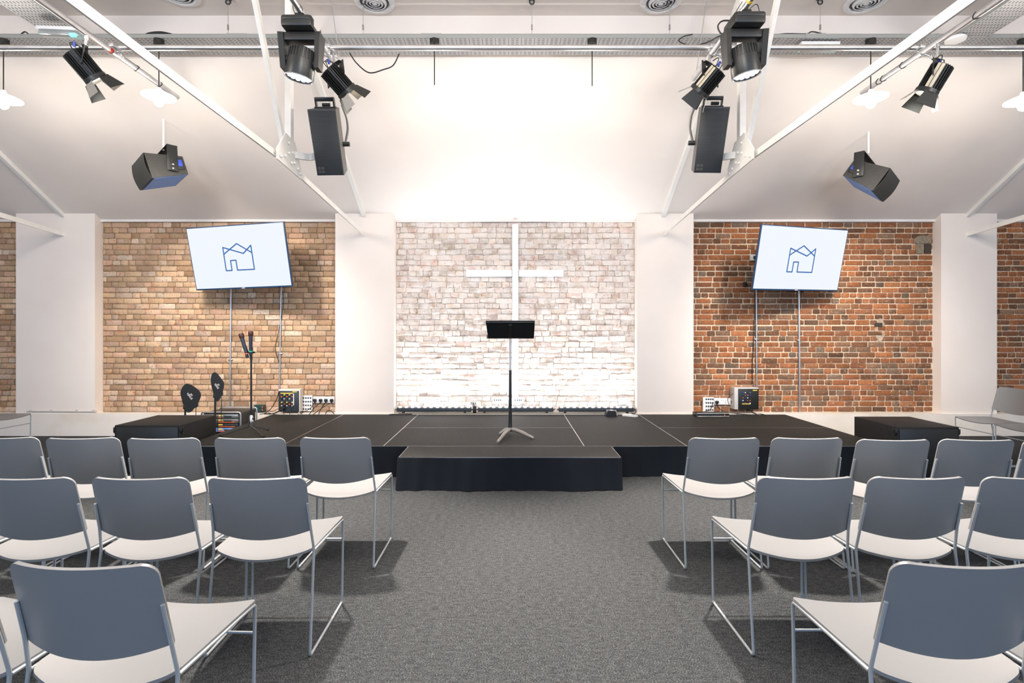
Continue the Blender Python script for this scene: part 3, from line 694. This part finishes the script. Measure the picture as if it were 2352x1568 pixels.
cable('black cable loop standing above the tray at far left', [P(48, 91, 5.1), P(46, 82, 5.1), P(57, 73, 5.1), P(68, 82, 5.1), P(68, 91, 5.1)], .006)
cable('black cable lying along the tray edge right of the right moving head', [P(1745, 86, 5.02), P(1800, 78, 5.02), P(1850, 78, 5.02), P(1868, 73, 5.02), P(1915, 83, 5.02), P(1965, 79, 5.02), P(2030, 85, 5.02)], .006)
cable('black cable swag left of the right moving head light', [P(1590, 79, 4.98), P(1570, 84, 4.9), P(1560, 95, 4.8), P(1590, 105, 4.7), P(1625, 97, 4.6), P(1650, 84, 4.5), P(1668, 80, 4.4)], .006)
cable('black cable circle hanging from the right moving head pipe', [P(1668, 80, 4.1), P(1655, 76, 4.1), P(1649, 60, 4.1), P(1660, 48, 4.1), P(1685, 48, 4.1)], .006)
cable('thin black safety cable over the left moving head', [P(672, 12, 3.95), P(677, 30, 3.93), P(690, 38, 3.93), P(694, 20, 3.9), P(683, 4, 3.9)], .003)
cable('thin black safety cable over the right moving head', [P(1705, 4, 3.9), P(1690, 30, 3.9), P(1697, 45, 3.9), P(1735, 10, 3.9), P(1745, 30, 3.9), P(1752, 50, 3.9)], .003)
cable('black cable bundle lying in the tray left of the left truss', [P(332, 84, 5.1), P(345, 78, 5.1), P(370, 76, 5.1), P(395, 81, 5.1)], .016)
cable('black cable bundle falling from the left panel sockets to the ledge', [P(652, 928, 7.27), P(648, 938, 7.25), P(652, 950, 7.24)], .005)
cable('black cable dropping from the middle of the black panel', [P(664, 930, 7.27), P(668, 942, 7.26), P(665, 951, 7.24)], .005)
cable('black lead sagging between dark green box and black panel', [P(604, 935, 7.3), P(612, 941, 7.27), P(625, 944, 7.26), P(640, 938, 7.26)], .004)
cable('black lead trailing left from the dark green box', [P(604, 940, 7.3), P(616, 947, 7.26), P(630, 951, 7.2)], .004)
cable('black cable pair lying along the ledge right of the red wall box', [P(1742, 950, 7.24), P(1752, 951, 7.2), P(1760, 954, 7.16)], .005)
cable('short black cable curl at the right end of the light bars', [P(1452, 936, 7.34), P(1460, 942, 7.30), P(1458, 949, 7.27), P(1450, 948, 7.26)], .006)

# ---------------------------------------------------------------- rack case and antennas
t = thing('rack_case', 'low black rack case with wireless receivers behind the left black cabinet', 'rack case', (-3.545, 6.45, 0))
obj('case_body', B().span((-.225, .02, .04), (.235, .40, .445), .012), black_tex, t)
for y in (.0, .41):
    fr = [(-.235, y, .05), (.243, y, .05), (.243, y, .455), (-.235, y, .455)]
    obj('edge_extrusion', B().tube(fillet([Vector(q) for q in fr] + [Vector(fr[0])], .03), .010, 8), steel, t)
for k, (m_, z) in enumerate(((steel, .405), (steel, .350), (pcb, .295), (blue_panel_and_light, .24))):
    r = obj('receiver', B().span((-.215, -.012, z - .024), (.215, .02, z + .024), .002), m_, t)
    obj('display', B().span((.05, -.015, z - .010), (.14, -.012, z + .010)), pcb, r)
    obj('label_strip', B().span((-.02, -.016, z + .004), (.03, -.012, z + .018)), yellow_tape, r)
    obj('red_button', B().span((-.02, -.016, z - .018), (.18 if k else .01, -.012, z - .010)), orange_pl, r)
    for q in range(6): obj('knob', B().box((-.10 + (q % 3) * .02, -.015, z - .01 + (q // 3) * .02), (.010, .006, .010), .001), black, r)
obj('foot', B().span((-.2, .03, 0), (.21, .38, .045)), black, t)
def paddle(lab, base_px, top_y, pts, Y, txtc, skew):
    o = P(*base_px, Y); t = thing('paddle_antenna', lab, 'antenna', (o.x, Y, .0 if base_px[1] > 1200 else 0), group='black paddle antennas')
    o = Vector((o.x, Y, 0))
    q = [(P(u, v, Y) - o) for u, v in pts]
    # smooth outline
    cc = curve([Vector((p.x, 0, p.z)) for p in q] + [Vector((q[0].x, 0, q[0].z))], 5)[:-1]
    obj('paddle', B().prism([(p.x, p.z) for p in cc], .014), black, t)
    fc = bpy.data.curves.new('lettering', 'FONT'); fc.body = 'RF\nVENUE'; fc.size = .034; fc.align_x = 'CENTER'; fc.extrude = .0004; fc.space_line = .75
    fq = bpy.data.objects.new('lettering_curve', fc); me = bpy.data.meshes.new_from_object(fq); bpy.data.objects.remove(fq)
    fo = bpy.data.objects.new('lettering', me); C.objects.link(fo); fo.parent = t; me.materials.clear(); me.materials.append(skin_txt)
    c_ = P(*txtc, Y) - o; fo.location = (c_.x, -.0015, c_.z); fo.rotation_euler = (R(90), R(52 if skew < 1 else 65), 0); fo.scale = (skew, 1, 1)
    tp = P(base_px[0], top_y, Y) - o
    obj('stand_pole', B().tube([(0, .02, .0), (0, .02, tp.z + .02)], .011, 10), black_m, t)
    obj('swivel_joint', B().box((0, .014, tp.z), (.035, .03, .05), .008), black_m, t)
    return t
t1 = paddle('black paddle antenna, the lower left one, reading RF VENUE', (423, 950), 935, [(419, 888), (428, 881), (440, 885), (455, 896), (460, 905), (459, 914), (454, 925), (454, 932), (450, 936), (445, 938), (437, 946), (431, 947), (427, 943), (421, 930), (415, 907), (415, 898)], 6.36, (438, 908), .9)
t2 = paddle('black paddle antenna, the higher right one, reading RF VENUE', (492, 950), 909, [(486, 860), (491, 855), (497, 857), (506, 868), (513, 878), (513, 888), (511, 897), (511, 907), (507, 911), (503, 917), (498, 922), (494, 920), (491, 908), (486, 888), (484, 872)], 6.35, (500, 885), .7)
for t, (u, v) in ((t1, (450, 935)), (t2, (509, 912))):
    p = P(u, v, 6.36) - Vector(t.location); obj('lead', B().tube([p, p + Vector((.0, 0, -.06)), p + Vector((-.01, .01, -.30))], .004, 6), cable_m, t)

# ---------------------------------------------------------------- microphone stand + two microphones
bx = P(577, 988, 6.08)
t = thing('microphone_stand', 'black tripod microphone stand with twin holder on stage left', 'microphone stand', (bx.x, 6.08, .30))
hb = .14
obj('pole', B().tube([(0, 0, .08), (0, 0, P(0, 822, 6.08).z - .30)], .011, 12), black_m, t)
obj('grip_sleeve', B().tube([(0, 0, P(0, 826, 6.08).z - .30), (0, 0, P(0, 806, 6.08).z - .30)], .015, 12), black, t)
obj('hub', B().lathe([(.030, .05), (.034, .06), (.022, .12), (.020, .17), (.013, .18)], 16), chrome, t)
obj('knob', B().box((.035, -.005, .14), (.03, .012, .02), .004), black, t)
for (u, v) in ((505, 1003), (618, 987), (606, 1006)):
    Yl = 1.15 * F / (v - CY); q = P(u, v, Yl) - Vector((bx.x, 6.08, .30)); q.z = .012
    lg = obj('leg', B().tube([(0, 0, .055), q], .007, 8), black_m, t)
    d = q.normalized(); obj('rubber_foot', B().tube([q - d * .03, q], .012, 8), black, lg)
zt_ = P(0, 805, 6.08).z - .30
b = B(); b.box((0, 0, zt_ - .02), (.09, .016, .02), .004); b.tube([(.0, -.004, zt_ - .04), (.0, -.004, zt_ + .04)], .022, 12); b.tube([(-.05, -.004, zt_ - .02), (-.075, -.004, zt_ + .05)], .022, 12)
obj('twin_clip', b, black, t)
def mic(lab, a, c, ring):
    a, c = Vector(a), Vector(c); d = a - c; L = d.length; z = d.normalized(); x = Vector((0, 1, 0)).cross(z).normalized(); y = z.cross(x)
    M = Matrix((x, y, z)).transposed().to_4x4(); M.translation = c
    t = thing('microphone', lab, 'microphone', (0, 0, 0), group='wireless handheld microphones'); t.matrix_world = M
    obj('handle', B().lathe([(.014, .0), (.0165, .01), (.0165, .06), (.0185, .10), (.022, L - .075), (.022, L - .06)], 16), base('mic_body', (.03, .04, .06), .3, .4), t)
    obj('head_grille', B().lathe([(.022, L - .060), (.028, L - .045), (.0285, L - .015), (.024, L - .003), (.012, L)], 16), speckle('mic_mesh', (.02, .006, .005), (.07, .02, .015), 300, .5, .4), t)
    obj('colour_ring', B().lathe([(.0185, .045), (.0185, .056)], 16), ring, t)
green_pl = base('green_ring', (.0, .55, .25), .4)
mic('upright black wireless microphone with green ring', P(576, 760, 6.03), P(576, 817, 6.03), green_pl)
mic('tilted black wireless microphone with red ring', P(553, 765, 6.04), P(569, 822, 6.04), orange_pl)

# ---------------------------------------------------------------- music stand
by = 5.86; bx = P(1172, 996, by)
t = thing('music_stand', 'black music stand with solid desk at centre stage', 'music stand', (bx.x, by, .30))
zd = P(0, 776, by).z - .30
obj('lower_tube', B().tube([(0, 0, .05), (0, 0, P(0, 850, by).z - .30)], [.021, .014], 16), black_m, t)
obj('base_collar', B().lathe([(.026, .035), (.024, .10), (.016, .13)], 16), black_m, t)
obj('upper_tube', B().tube([(0, 0, P(0, 850, by).z - .30), (0, 0, zd + .04)], .010, 12), steel, t)
for (u, v) in ((1143, 1017), (1226, 1008), (1147, 998)):
    Yl = 1.15 * F / (v - CY); q = P(u, v, Yl) - Vector((bx.x, by, .30)); q.z = .008
    pts = [Vector((0, 0, .062)), q * .4 + Vector((0, 0, .050)), q * .8 + Vector((0, 0, .018)), q]
    obj('leg', B().tube(curve(pts, 4), [.020] * 7 + [.016] * 4 + [.012] * 2, 10), lamp_grey, t)
# desk tilts back toward the audience
tilt = R(52); M = Matrix.Translation((0.0, -.02, zd - .005)) @ Matrix.Rotation(tilt, 4, 'X')
b = B(M); b.hexa([(-.245, 0, 0), (.262, 0, 0), (.262, .004, 0), (-.245, .004, 0), (-.262, 0, .31), (.262, 0, .31), (.262, .004, .31), (-.262, .004, .31)]); obj('desk', b, black_m, t, smooth=False)
b = B(M); b.span((-.262, -.004, .285), (.262, .0, .292)); obj('desk_fold', b, steel, t, smooth=False)
b = B(M); b.span((-.262, 0, -.002), (.262, .05, .002)); obj('desk_lip', b, black_m, t, smooth=False)
b = B(); b.tube([(-.03, -.035, zd + .03), (.03, -.035, zd + .03)], .008, 8); b.box((0, -.03, zd + .03), (.03, .03, .05), .004); obj('desk_hinge', b, steel, t)
obj('hinge_bracket', B(M).span((-.022, -.02, .03), (.022, -.001, .26), .003), black, t)

# ---------------------------------------------------------------- hanging line speakers
def array(lab, loc, rot, side):
    t = thing('column_speaker', lab, 'speaker', loc, rot, group='tall hanging speakers'); w, d, h = .122, .145, .285
    s = side
    ol = lambda z, k=1: [(-w, -d, z), (w, -d, z), (w * k, d, z), (-w * k, d, z)]
    b = B(); b.hexa(ol(-h, .8) + ol(h, .8)); obj('cabinet', b, speckle('cabinet_grey', (.05, .05, .05), (.09, .085, .08), 200, .5, .4), t, smooth=False)
    obj('grille', B().span((-w + .004, -d - .012, -h + .01), (w - .004, -d + .004, h - .012), .004), grille_m, t)
    b = B()
    for i in (0, 1):
        for j in (0, 1): b.box((-w + .03 + i * .032, -d - .0125, -h + .035 + j * .032), (.026, .002, .026))
    obj('square_mark', b, base('grille_mark_' + str(s), (.05, .05, .05), .6), t, smooth=False)
    b = B()   # yoke bracket
    b.tube([(s * (w + .012), .04, -.02), (s * (w + .055), .03, .10), (s * (w + .06), .02, .20), (s * (w + .03), .01, h + .03)], .011, 8, bend=.04)
    obj('yoke_arm', b, lamp_grey, t)
    obj('yoke_knob', B().tube([(s * (w - .01), .04, -.03), (s * (w + .05), .04, -.03)], .022, 10), black, t)
    b = B(); b.box((0, .03, h + .075), (.17, .06, .035), .004); b.box((-.08, .03, h + .04), (.012, .05, .07)); b.box((.08, .03, h + .04), (.012, .05, .07)); b.box((0, .03, h + .006), (.19, .06, .012)); b.tube([(-.02, .0, h + .03), (.05, .0, h + .03)], .016, 10)
    obj('flying_bracket', b, black_m, t); return t
k9 = .91
array('tall black hanging speaker left of centre', (-1.857 * k9, 5.417 * k9, H + 1.949 * k9), (.45, -.0373, .0804), 1)
array('tall black hanging speaker right of centre with four-square mark', (2.048 * k9, 5.446 * k9, H + 1.975 * k9), (.3837, .0543, -.1417), -1)
for s, X, x2, lab in ((1, -2.0, -1.76, 'left'), (-1, 2.09, 1.92, 'right')):
    b = B(); b.beam((X, 4.88, 3.08), (X + s * .1, 4.98, 3.09), .03, .06); b.beam((X + s * .1, 4.98, 3.09), (x2, 5.02, 3.13), .03, .06)
    tag(obj('support_arm', b, beam_paint, smooth=False), 'short pale support arm behind the %s tall hanging speaker' % lab, 'bracket')
# vertical hangers for the speakers up to the pipes
for X, Y, z0, lab in ((-1.69, 4.95, 3.57, 'left'), (1.86, 4.98, 3.60, 'right')):
    tag(obj('suspension_cable', B().tube([(X, Y, z0), (X + (.10 if X < 0 else -.10), Y + .02, 3.86), (X, Y, 4.62)], .004, 6), steel), 'thin steel suspension wire above the %s tall hanging speaker' % lab, 'wire')

# ---------------------------------------------------------------- box speakers on rods
def boxspk(lab, loc, rot, dims, sg, rod_uv):
    w, d, h, tt, tb = dims; t = thing('box_speaker', lab, 'speaker', loc, rot, group='hanging box speakers')
    g, r = -sg * w / 2, sg * w / 2
    q = lambda x, z0, z1: None
    n_ = -d / 2; f_ = d / 2
    bot = [(g, n_, -h / 2), (r, n_, -h / 2 * tb), (r, f_, -h / 2 * tb), (g, f_, -h / 2)]
    top = [(g, n_, h / 2), (r, n_, h / 2 * tt), (r, f_, h / 2 * tt), (g, f_, h / 2)]
    obj('cabinet', B().hexa(bot + top), black_tex, t, smooth=False)
    zs = lambda x, e: e
    ins = .012; off = -.003
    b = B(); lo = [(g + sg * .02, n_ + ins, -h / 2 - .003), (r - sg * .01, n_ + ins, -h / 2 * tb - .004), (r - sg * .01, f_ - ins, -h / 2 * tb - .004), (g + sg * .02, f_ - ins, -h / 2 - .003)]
    b.hexa(lo + [(x, y, z + .006) for x, y, z in lo]); obj('bottom_panel', b, blue_panel_and_light, t, smooth=False)  # cool light on the black underside, put into the colour of this sheet
    gx = g - sg * .012
    def gr(u, v): y = n_ + d * u; z = -h / 2 + h * v; return (g - sg * (.004 + .022 * math.sin(math.pi * v)), y, z)
    obj('grille', B().sheet(gr, 8, 10, .003), black_tex2, t)
    # side handle recess near the rear
    ms = Matrix.Translation((r - sg * .075, n_ - .004, .0))
    b = B(); b.box((r - sg * .055, n_ - .003, .012), (.075, .012, .13), .006); hd = obj('handle_recess', b, black, t)
    obj('handle_plate', B().box((r - sg * .055, n_ - .011, .02), (.05, .004, .075), .002), blue_pl, hd)
    # U bracket
    bx = r - sg * .145
    Mb = Matrix.Translation((bx, 0, -.03)) @ Matrix.Rotation(-rot[1], 4, 'Y') @ Matrix.Translation((-bx, 0, .03))
    b = B(Mb); b.box((bx, n_ - .022, .078), (.105, .006, .30), .002); b.box((bx, f_ + .012, .078), (.105, .006, .30), .002); b.box((bx, 0, .226), (.105, d + .04, .006), .002)
    obj('u_bracket', b, black_m, t)
    for z in (-.045, -.0): obj('bolt', B().lathe([(.010, 0), (.010, .010), (.004, .012)], 8, Mb @ Matrix.Translation((bx, n_ - .024, z)) @ Matrix.Rotation(R(90), 4, 'X')), chrome, t)
    return t
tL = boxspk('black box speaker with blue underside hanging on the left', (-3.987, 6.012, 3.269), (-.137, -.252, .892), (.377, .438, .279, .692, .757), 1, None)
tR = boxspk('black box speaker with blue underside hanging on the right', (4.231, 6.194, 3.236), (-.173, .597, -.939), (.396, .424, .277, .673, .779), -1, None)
for (u, v0, v1, Y, lab) in ((375.5, 232, 345, 6.0, 'left'), (1995, 240, 352, 6.15, 'right')):
    a = P(u, v1, Y); tag(obj('hanging_rod', B().tube([(a.x, Y, a.z), (a.x + (-.0), Y, ceil_z(Y) + .01)], .010, 8), white_pl), 'thin white rod suspending the %s box speaker' % lab, 'rod')

# ---------------------------------------------------------------- moving heads
def mover(lab, loc, rz, tx, ty):
    t = thing('moving_head_light', lab, 'stage light', loc, (0, 0, rz), group='moving head lights')
    b = B(); b.span((-.115, -.11, -.085), (.115, .11, 0), .018); b.span((-.10, -.115, -.04), (.10, .115, -.005), .01); obj('base', b, black, t)
    b = B(); b.box((0, 0, .022), (.07, .10, .05), .006); b.box((0, -.02, .05), (.035, .03, .06), .004); obj('clamp', b, black_m, t)
    obj('side_label', B().box((.116, 0, -.04), (.002, .12, .05)), grey_pl, t)
    b = B(); b.span((-.150, -.045, -.155), (.150, .045, -.090), .012)
    for s in (-1, 1):
        b.hexa([(s * .105, -.035, -.36), (s * .142, -.045, -.36), (s * .142, .045, -.36), (s * .105, .035, -.36), (s * .118, -.055, -.10), (s * .158, -.06, -.10), (s * .158, .06, -.10), (s * .118, .055, -.10)])
    obj('yoke', b, black, t, ang=30)
    hd = bpy.data.objects.new('head', None)
    M = Matrix.Translation((0, 0, -.30)) @ Matrix.Rotation(tx, 4, 'X') @ Matrix.Rotation(ty, 4, 'Y')
    b = B(M); b.lathe([(.06, .10), (.088, .085), (.098, .055), (.100, .0), (.104, -.115), (.102, -.120), (.096, -.120), (.094, -.105)], 40, cap=False)
    for k in range(28):
        a = k * 2 * math.pi / 28; b.box((.098 * math.cos(a), .098 * math.sin(a), .045), (.012, .005, .07), 0, (0, 0, a))
    b.lathe([(.001, .102), (.06, .10)], 20, cap=False)
    for s in (-1, 1): b.tube([(s * .09, 0, 0), (s * .125, 0, 0)], .03, 12)
    h = obj('head', b, black_m, t, ang=30)
    obj('front_rim', B(M).tube([(.100 * math.cos(a), .100 * math.sin(a), -.121) for a in [k * math.pi / 20 for k in range(40)]], .004, 6, closed=True), steel, h)
    obj('lens_plate', B(M).lathe([(.001, -.108), (.095, -.108)], 30, cap=False), base('lens_plate_' + lab[:4], (.55, .62, .75), .3, emit=(.7, .8, 1), es=.22), h, smooth=False)
    b = B(M)
    for rr, nn in ((0, 1), (.038, 6), (.074, 12)):
        for k in range(nn):
            a = k * 2 * math.pi / max(nn, 1); b.lathe([(.0155, -.109), (.0145, -.114), (.008, -.117)], 12, Matrix.Translation((rr * math.cos(a), rr * math.sin(a), 0)))
    obj('led_lens', b, led_soft, h)
    return t, M
def spot(name, loc, target, power, col, ang, blend=.5, size=.08):
    l = bpy.data.lights.new(name, 'SPOT'); l.energy = power; l.color = col; l.spot_size = R(ang); l.spot_blend = blend; l.shadow_soft_size = size
    o = bpy.data.objects.new(name, l); C.objects.link(o); o.location = loc
    o.rotation_euler = (Vector(target) - Vector(loc)).to_track_quat('-Z', 'Y').to_euler(); return o
mL, M_ = mover('black moving head light hanging left of centre', (-1.573, 3.97, 3.775), .0, R(3), R(10))
mR, M_ = mover('black moving head light hanging right of centre', (1.745, 3.93, 3.775), 0, R(3), R(-10))

# ---------------------------------------------------------------- barn-door spotlights
def fresnel(lab, back, tip, pipe_pt, flip=1):
    a, c = Vector(back), Vector(tip); z = (a - c).normalized()          # local +z points to the rear
    x = Vector((0, 0, 1)).cross(z).normalized(); y = z.cross(x); L = (a - c).length * 1.05
    M = Matrix((x, y, z)).transposed().to_4x4(); M.translation = a
    t = thing('barn_door_spotlight', lab, 'spotlight', (0, 0, 0), group='spotlights with barn doors'); t.matrix_world = M
    bl = .60 * L; r = .078
    b = B(); b.lathe([(r * .75, 0), (r * .8, -.005), (r * .8, -bl), (r, -bl)], 24, cap=True)
    for k in range(24):
        an = k * 2 * math.pi / 24; b.box((r * .92 * math.cos(an), r * .92 * math.sin(an), -bl / 2), (r * .3, .005, bl * .94), 0, (0, 0, an))
    obj('finned_body', b, black_m, t, ang=30)
    obj('pale_side_strip', B().box((-r * 1.02, 0, -bl * .5), (.006, .05, bl * .9), .002), base('strip_' + lab[:6], (.55, .50, .38), .5), t)
    obj('front_ring', B().lathe([(r, -bl + .012), (r * 1.15, -bl + .008), (r * 1.18, -bl - .022), (r * .95, -bl - .028), (r * .93, -bl - .01)], 24, cap=False), black_m, t)
    obj('lens', B().lathe([(.001, -bl - .016), (r * .6, -bl - .013), (r * .93, -bl - .008)], 24, cap=False), warm_led, t)
    for k, (wd, ln, sp) in enumerate(((.125, .125, 24), (.09, .11, 32), (.125, .125, 20), (.09, .11, 28))):
        an = k * math.pi / 2 + .5
        Mk = Matrix.Rotation(an, 4, 'Z') @ Matrix.Translation((r * 1.05, 0, -bl - .02)) @ Matrix.Rotation(R(-sp), 4, 'Y')
        b = B(Mk); b.hexa([(0, -wd * .42, 0), (.0, wd * .42, 0), (.003, wd * .42, 0), (.003, -wd * .42, 0), (0, -wd * .62, -ln), (0, wd * .62, -ln), (.003, wd * .62, -ln), (.003, -wd * .62, -ln)])
        obj('barn_door', b, black_m if k % 2 == 0 else lamp_grey, t, smooth=False)
    # yoke up to the pipe
    pp = M.inverted() @ Vector(pipe_pt); mid = Vector((0, 0, -bl * .45)); up = (pp - mid).normalized()
    sx = Vector((1, 0, 0)); sd = up.cross(Vector((0, 0, 1))).normalized()
    b = B(); top = mid + up * (.135)
    for s in (-1, 1):
        pA = mid + sd * s * (r * 1.15); pB = pA + up * .12; b.beam(pA - up * .02, pB, .006, .055, tuple(sd)); b.beam(pB, top + up * .01, .006, .04, tuple(up.cross(sd)) if abs(up.cross(sd).dot((pB - top).normalized())) < .9 else (0, 0, 1))
    yk = obj('yoke', b, black_m, t, smooth=False)
    obj('print_strip', B().beam(mid + sd * (r * 1.15 + .005) + up * .02, mid + sd * (r * 1.15 + .005) + up * .09, .001, .010, tuple(sd)), skin_txt, yk, smooth=False)
    b = B(); b.tube([top, pp], .010, 8); b.tube([pp - up * .03, pp + up * .03], .018, 8); obj('hook_clamp', b, steel, t)
    n0 = Vector((0, 0, 0)); b = B(); b.tube(curve([(.02, 0, -.0), (.03, .02, .05), (.03, .05, .03) , Vector((.03, .07, -.03))]), .004, 6); b.tube(curve([(-.02, .02, -.0), (-.04, .04, .06), (-.02, .08, .02)]), .004, 6); obj('tail_cable', b, cable_m, t)
    obj('blue_connector', B().tube([(.02, .03, .015), (.03, .05, .05)], .010, 8), blue_pl, t)
    return t, c, -z
fl = [('black barn-door spotlight at far left with pale side strip', P(166, 118, 4.20), P(246, 213, 4.36), (-3.41, 4.24, pz - .02)),
      ('black barn-door spotlight right of the left moving head', P(752, 158, 4.42), P(820, 236, 4.58), (P(764, 110, 4.55).x, 4.55, 3.875)),
      ('black barn-door spotlight left of the right moving head', P(1650, 158, 4.42), P(1586, 236, 4.58), (P(1630, 110, 4.55).x, 4.55, 3.875)),
      ('black barn-door spotlight at far right with open flaps', P(2166, 150, 4.32), P(2110, 244, 4.42), (3.54, 4.36, pz - .02))]
fo = [fresnel(*a) for a in fl]

# ---------------------------------------------------------------- emergency lights, smoke detector
def emlight(lab, loc, rot, W):
    t = thing('emergency_light', lab, 'emergency light', loc, rot)
    obj('back_box', B().span((-W / 2, -.045, -.03), (W / 2, .045, 0), .004), white_pl, t)
    obj('diffuser', B().span((-W / 2 + .012, -.04, -.075), (W / 2 - .012, .04, -.03), .012), clear, t)
    obj('indicator', B().box((W / 2 - .06, -.02, -.065), (.05, .03, .025), .006), cyan_led, t)
p = P(135, 66, 4.72); emlight('clear emergency light with cyan indicator at far left under the tray', (p.x, 4.74, 4.17), (0, 0, R(4)), .36)
p = P(1884, 110, 5.05); emlight('slim white emergency light with cyan indicator under the tray, right', (p.x, 5.08, 4.222), (0, 0, 0), .37)
p = P(2195, 104, 5.0)
t = thing('ceiling_sensor', 'round white sensor disc under the tray at the right', 'sensor', (p.x, 5.0, 4.232))
obj('disc', B().lathe([(.075, 0), (.085, -.012), (.080, -.030), (.03, -.042), (.001, -.043)], 28), white_pl, t)

# ---------------------------------------------------------------- lights
for s, m in ((-1, (-1.573, 3.97)), (1, (1.745, 3.93))):
    spot('mover_light', (m[0], m[1], 3.345), (m[0] + s * .25, 2.75, .3), 1050, (1, .89, .80), 96, .5, .09)
for (t, tip, d), tgt, pw in zip(fo, ((-3.9, 7.4, 1.1), (-.6, 6.9, .6), (.8, 6.9, .6), (4.3, 7.4, 1.1)), (380, 28, 28, 380)):
    spot('spot_light', tip, tgt, pw, (1, .91, .82), 74, .9, .22)
for y, pw in ((2.3, 50), (-.6, 7), (-3.4, 9)):        # unseen fill lamps added overhead and behind the viewer, spaced like the pendants
    for x in (-4.95, -3.43, -.74, .80, 3.52, 5.0): plight('room_lamp', (x, y, 3.66), pw, (1, .91, .82), .25)
for a, c in assumed_wins:  # cool area lights added as daylight at the assumed, unseen windows
    l = bpy.data.lights.new('window_daylight', 'AREA'); l.shape = 'RECTANGLE'; l.size = c - a; l.size_y = 2.4; l.energy = 64; l.color = (.34, .60, 1)
    o = bpy.data.objects.new('window_daylight', l); C.objects.link(o); o.location = ((a + c) / 2, Y0 + .03, 2.1); o.rotation_euler = (R(90), 0, R(0))
W = bpy.data.worlds.new('World'); bpy.context.scene.world = W; W.use_nodes = True
W.node_tree.nodes['Background'].inputs[0].default_value = (.65, .78, 1, 1); W.node_tree.nodes['Background'].inputs[1].default_value = 1.0

# ---------------------------------------------------------------- camera & view
cd = bpy.data.cameras.new('Camera'); cam = bpy.data.objects.new('Camera', cd); C.objects.link(cam)
cam.location = (0, 0, H); cam.rotation_euler = (R(90), 0, 0)
cd.sensor_width = 36; cd.lens = 36 * F / 2352; cd.shift_x = (1176 - CX) / 2352; cd.shift_y = (CY - 784) / 2352
cd.clip_start = .05; bpy.context.scene.camera = cam
sc = bpy.context.scene
sc.view_settings.view_transform = 'Standard'; sc.view_settings.look = 'None'; sc.view_settings.exposure = 0.75; sc.view_settings.gamma = 1
sc.view_settings.use_curve_mapping = False
sc.cycles.max_bounces = 7; sc.cycles.diffuse_bounces = 4; sc.cycles.caustics_reflective = False; sc.cycles.caustics_refractive = False
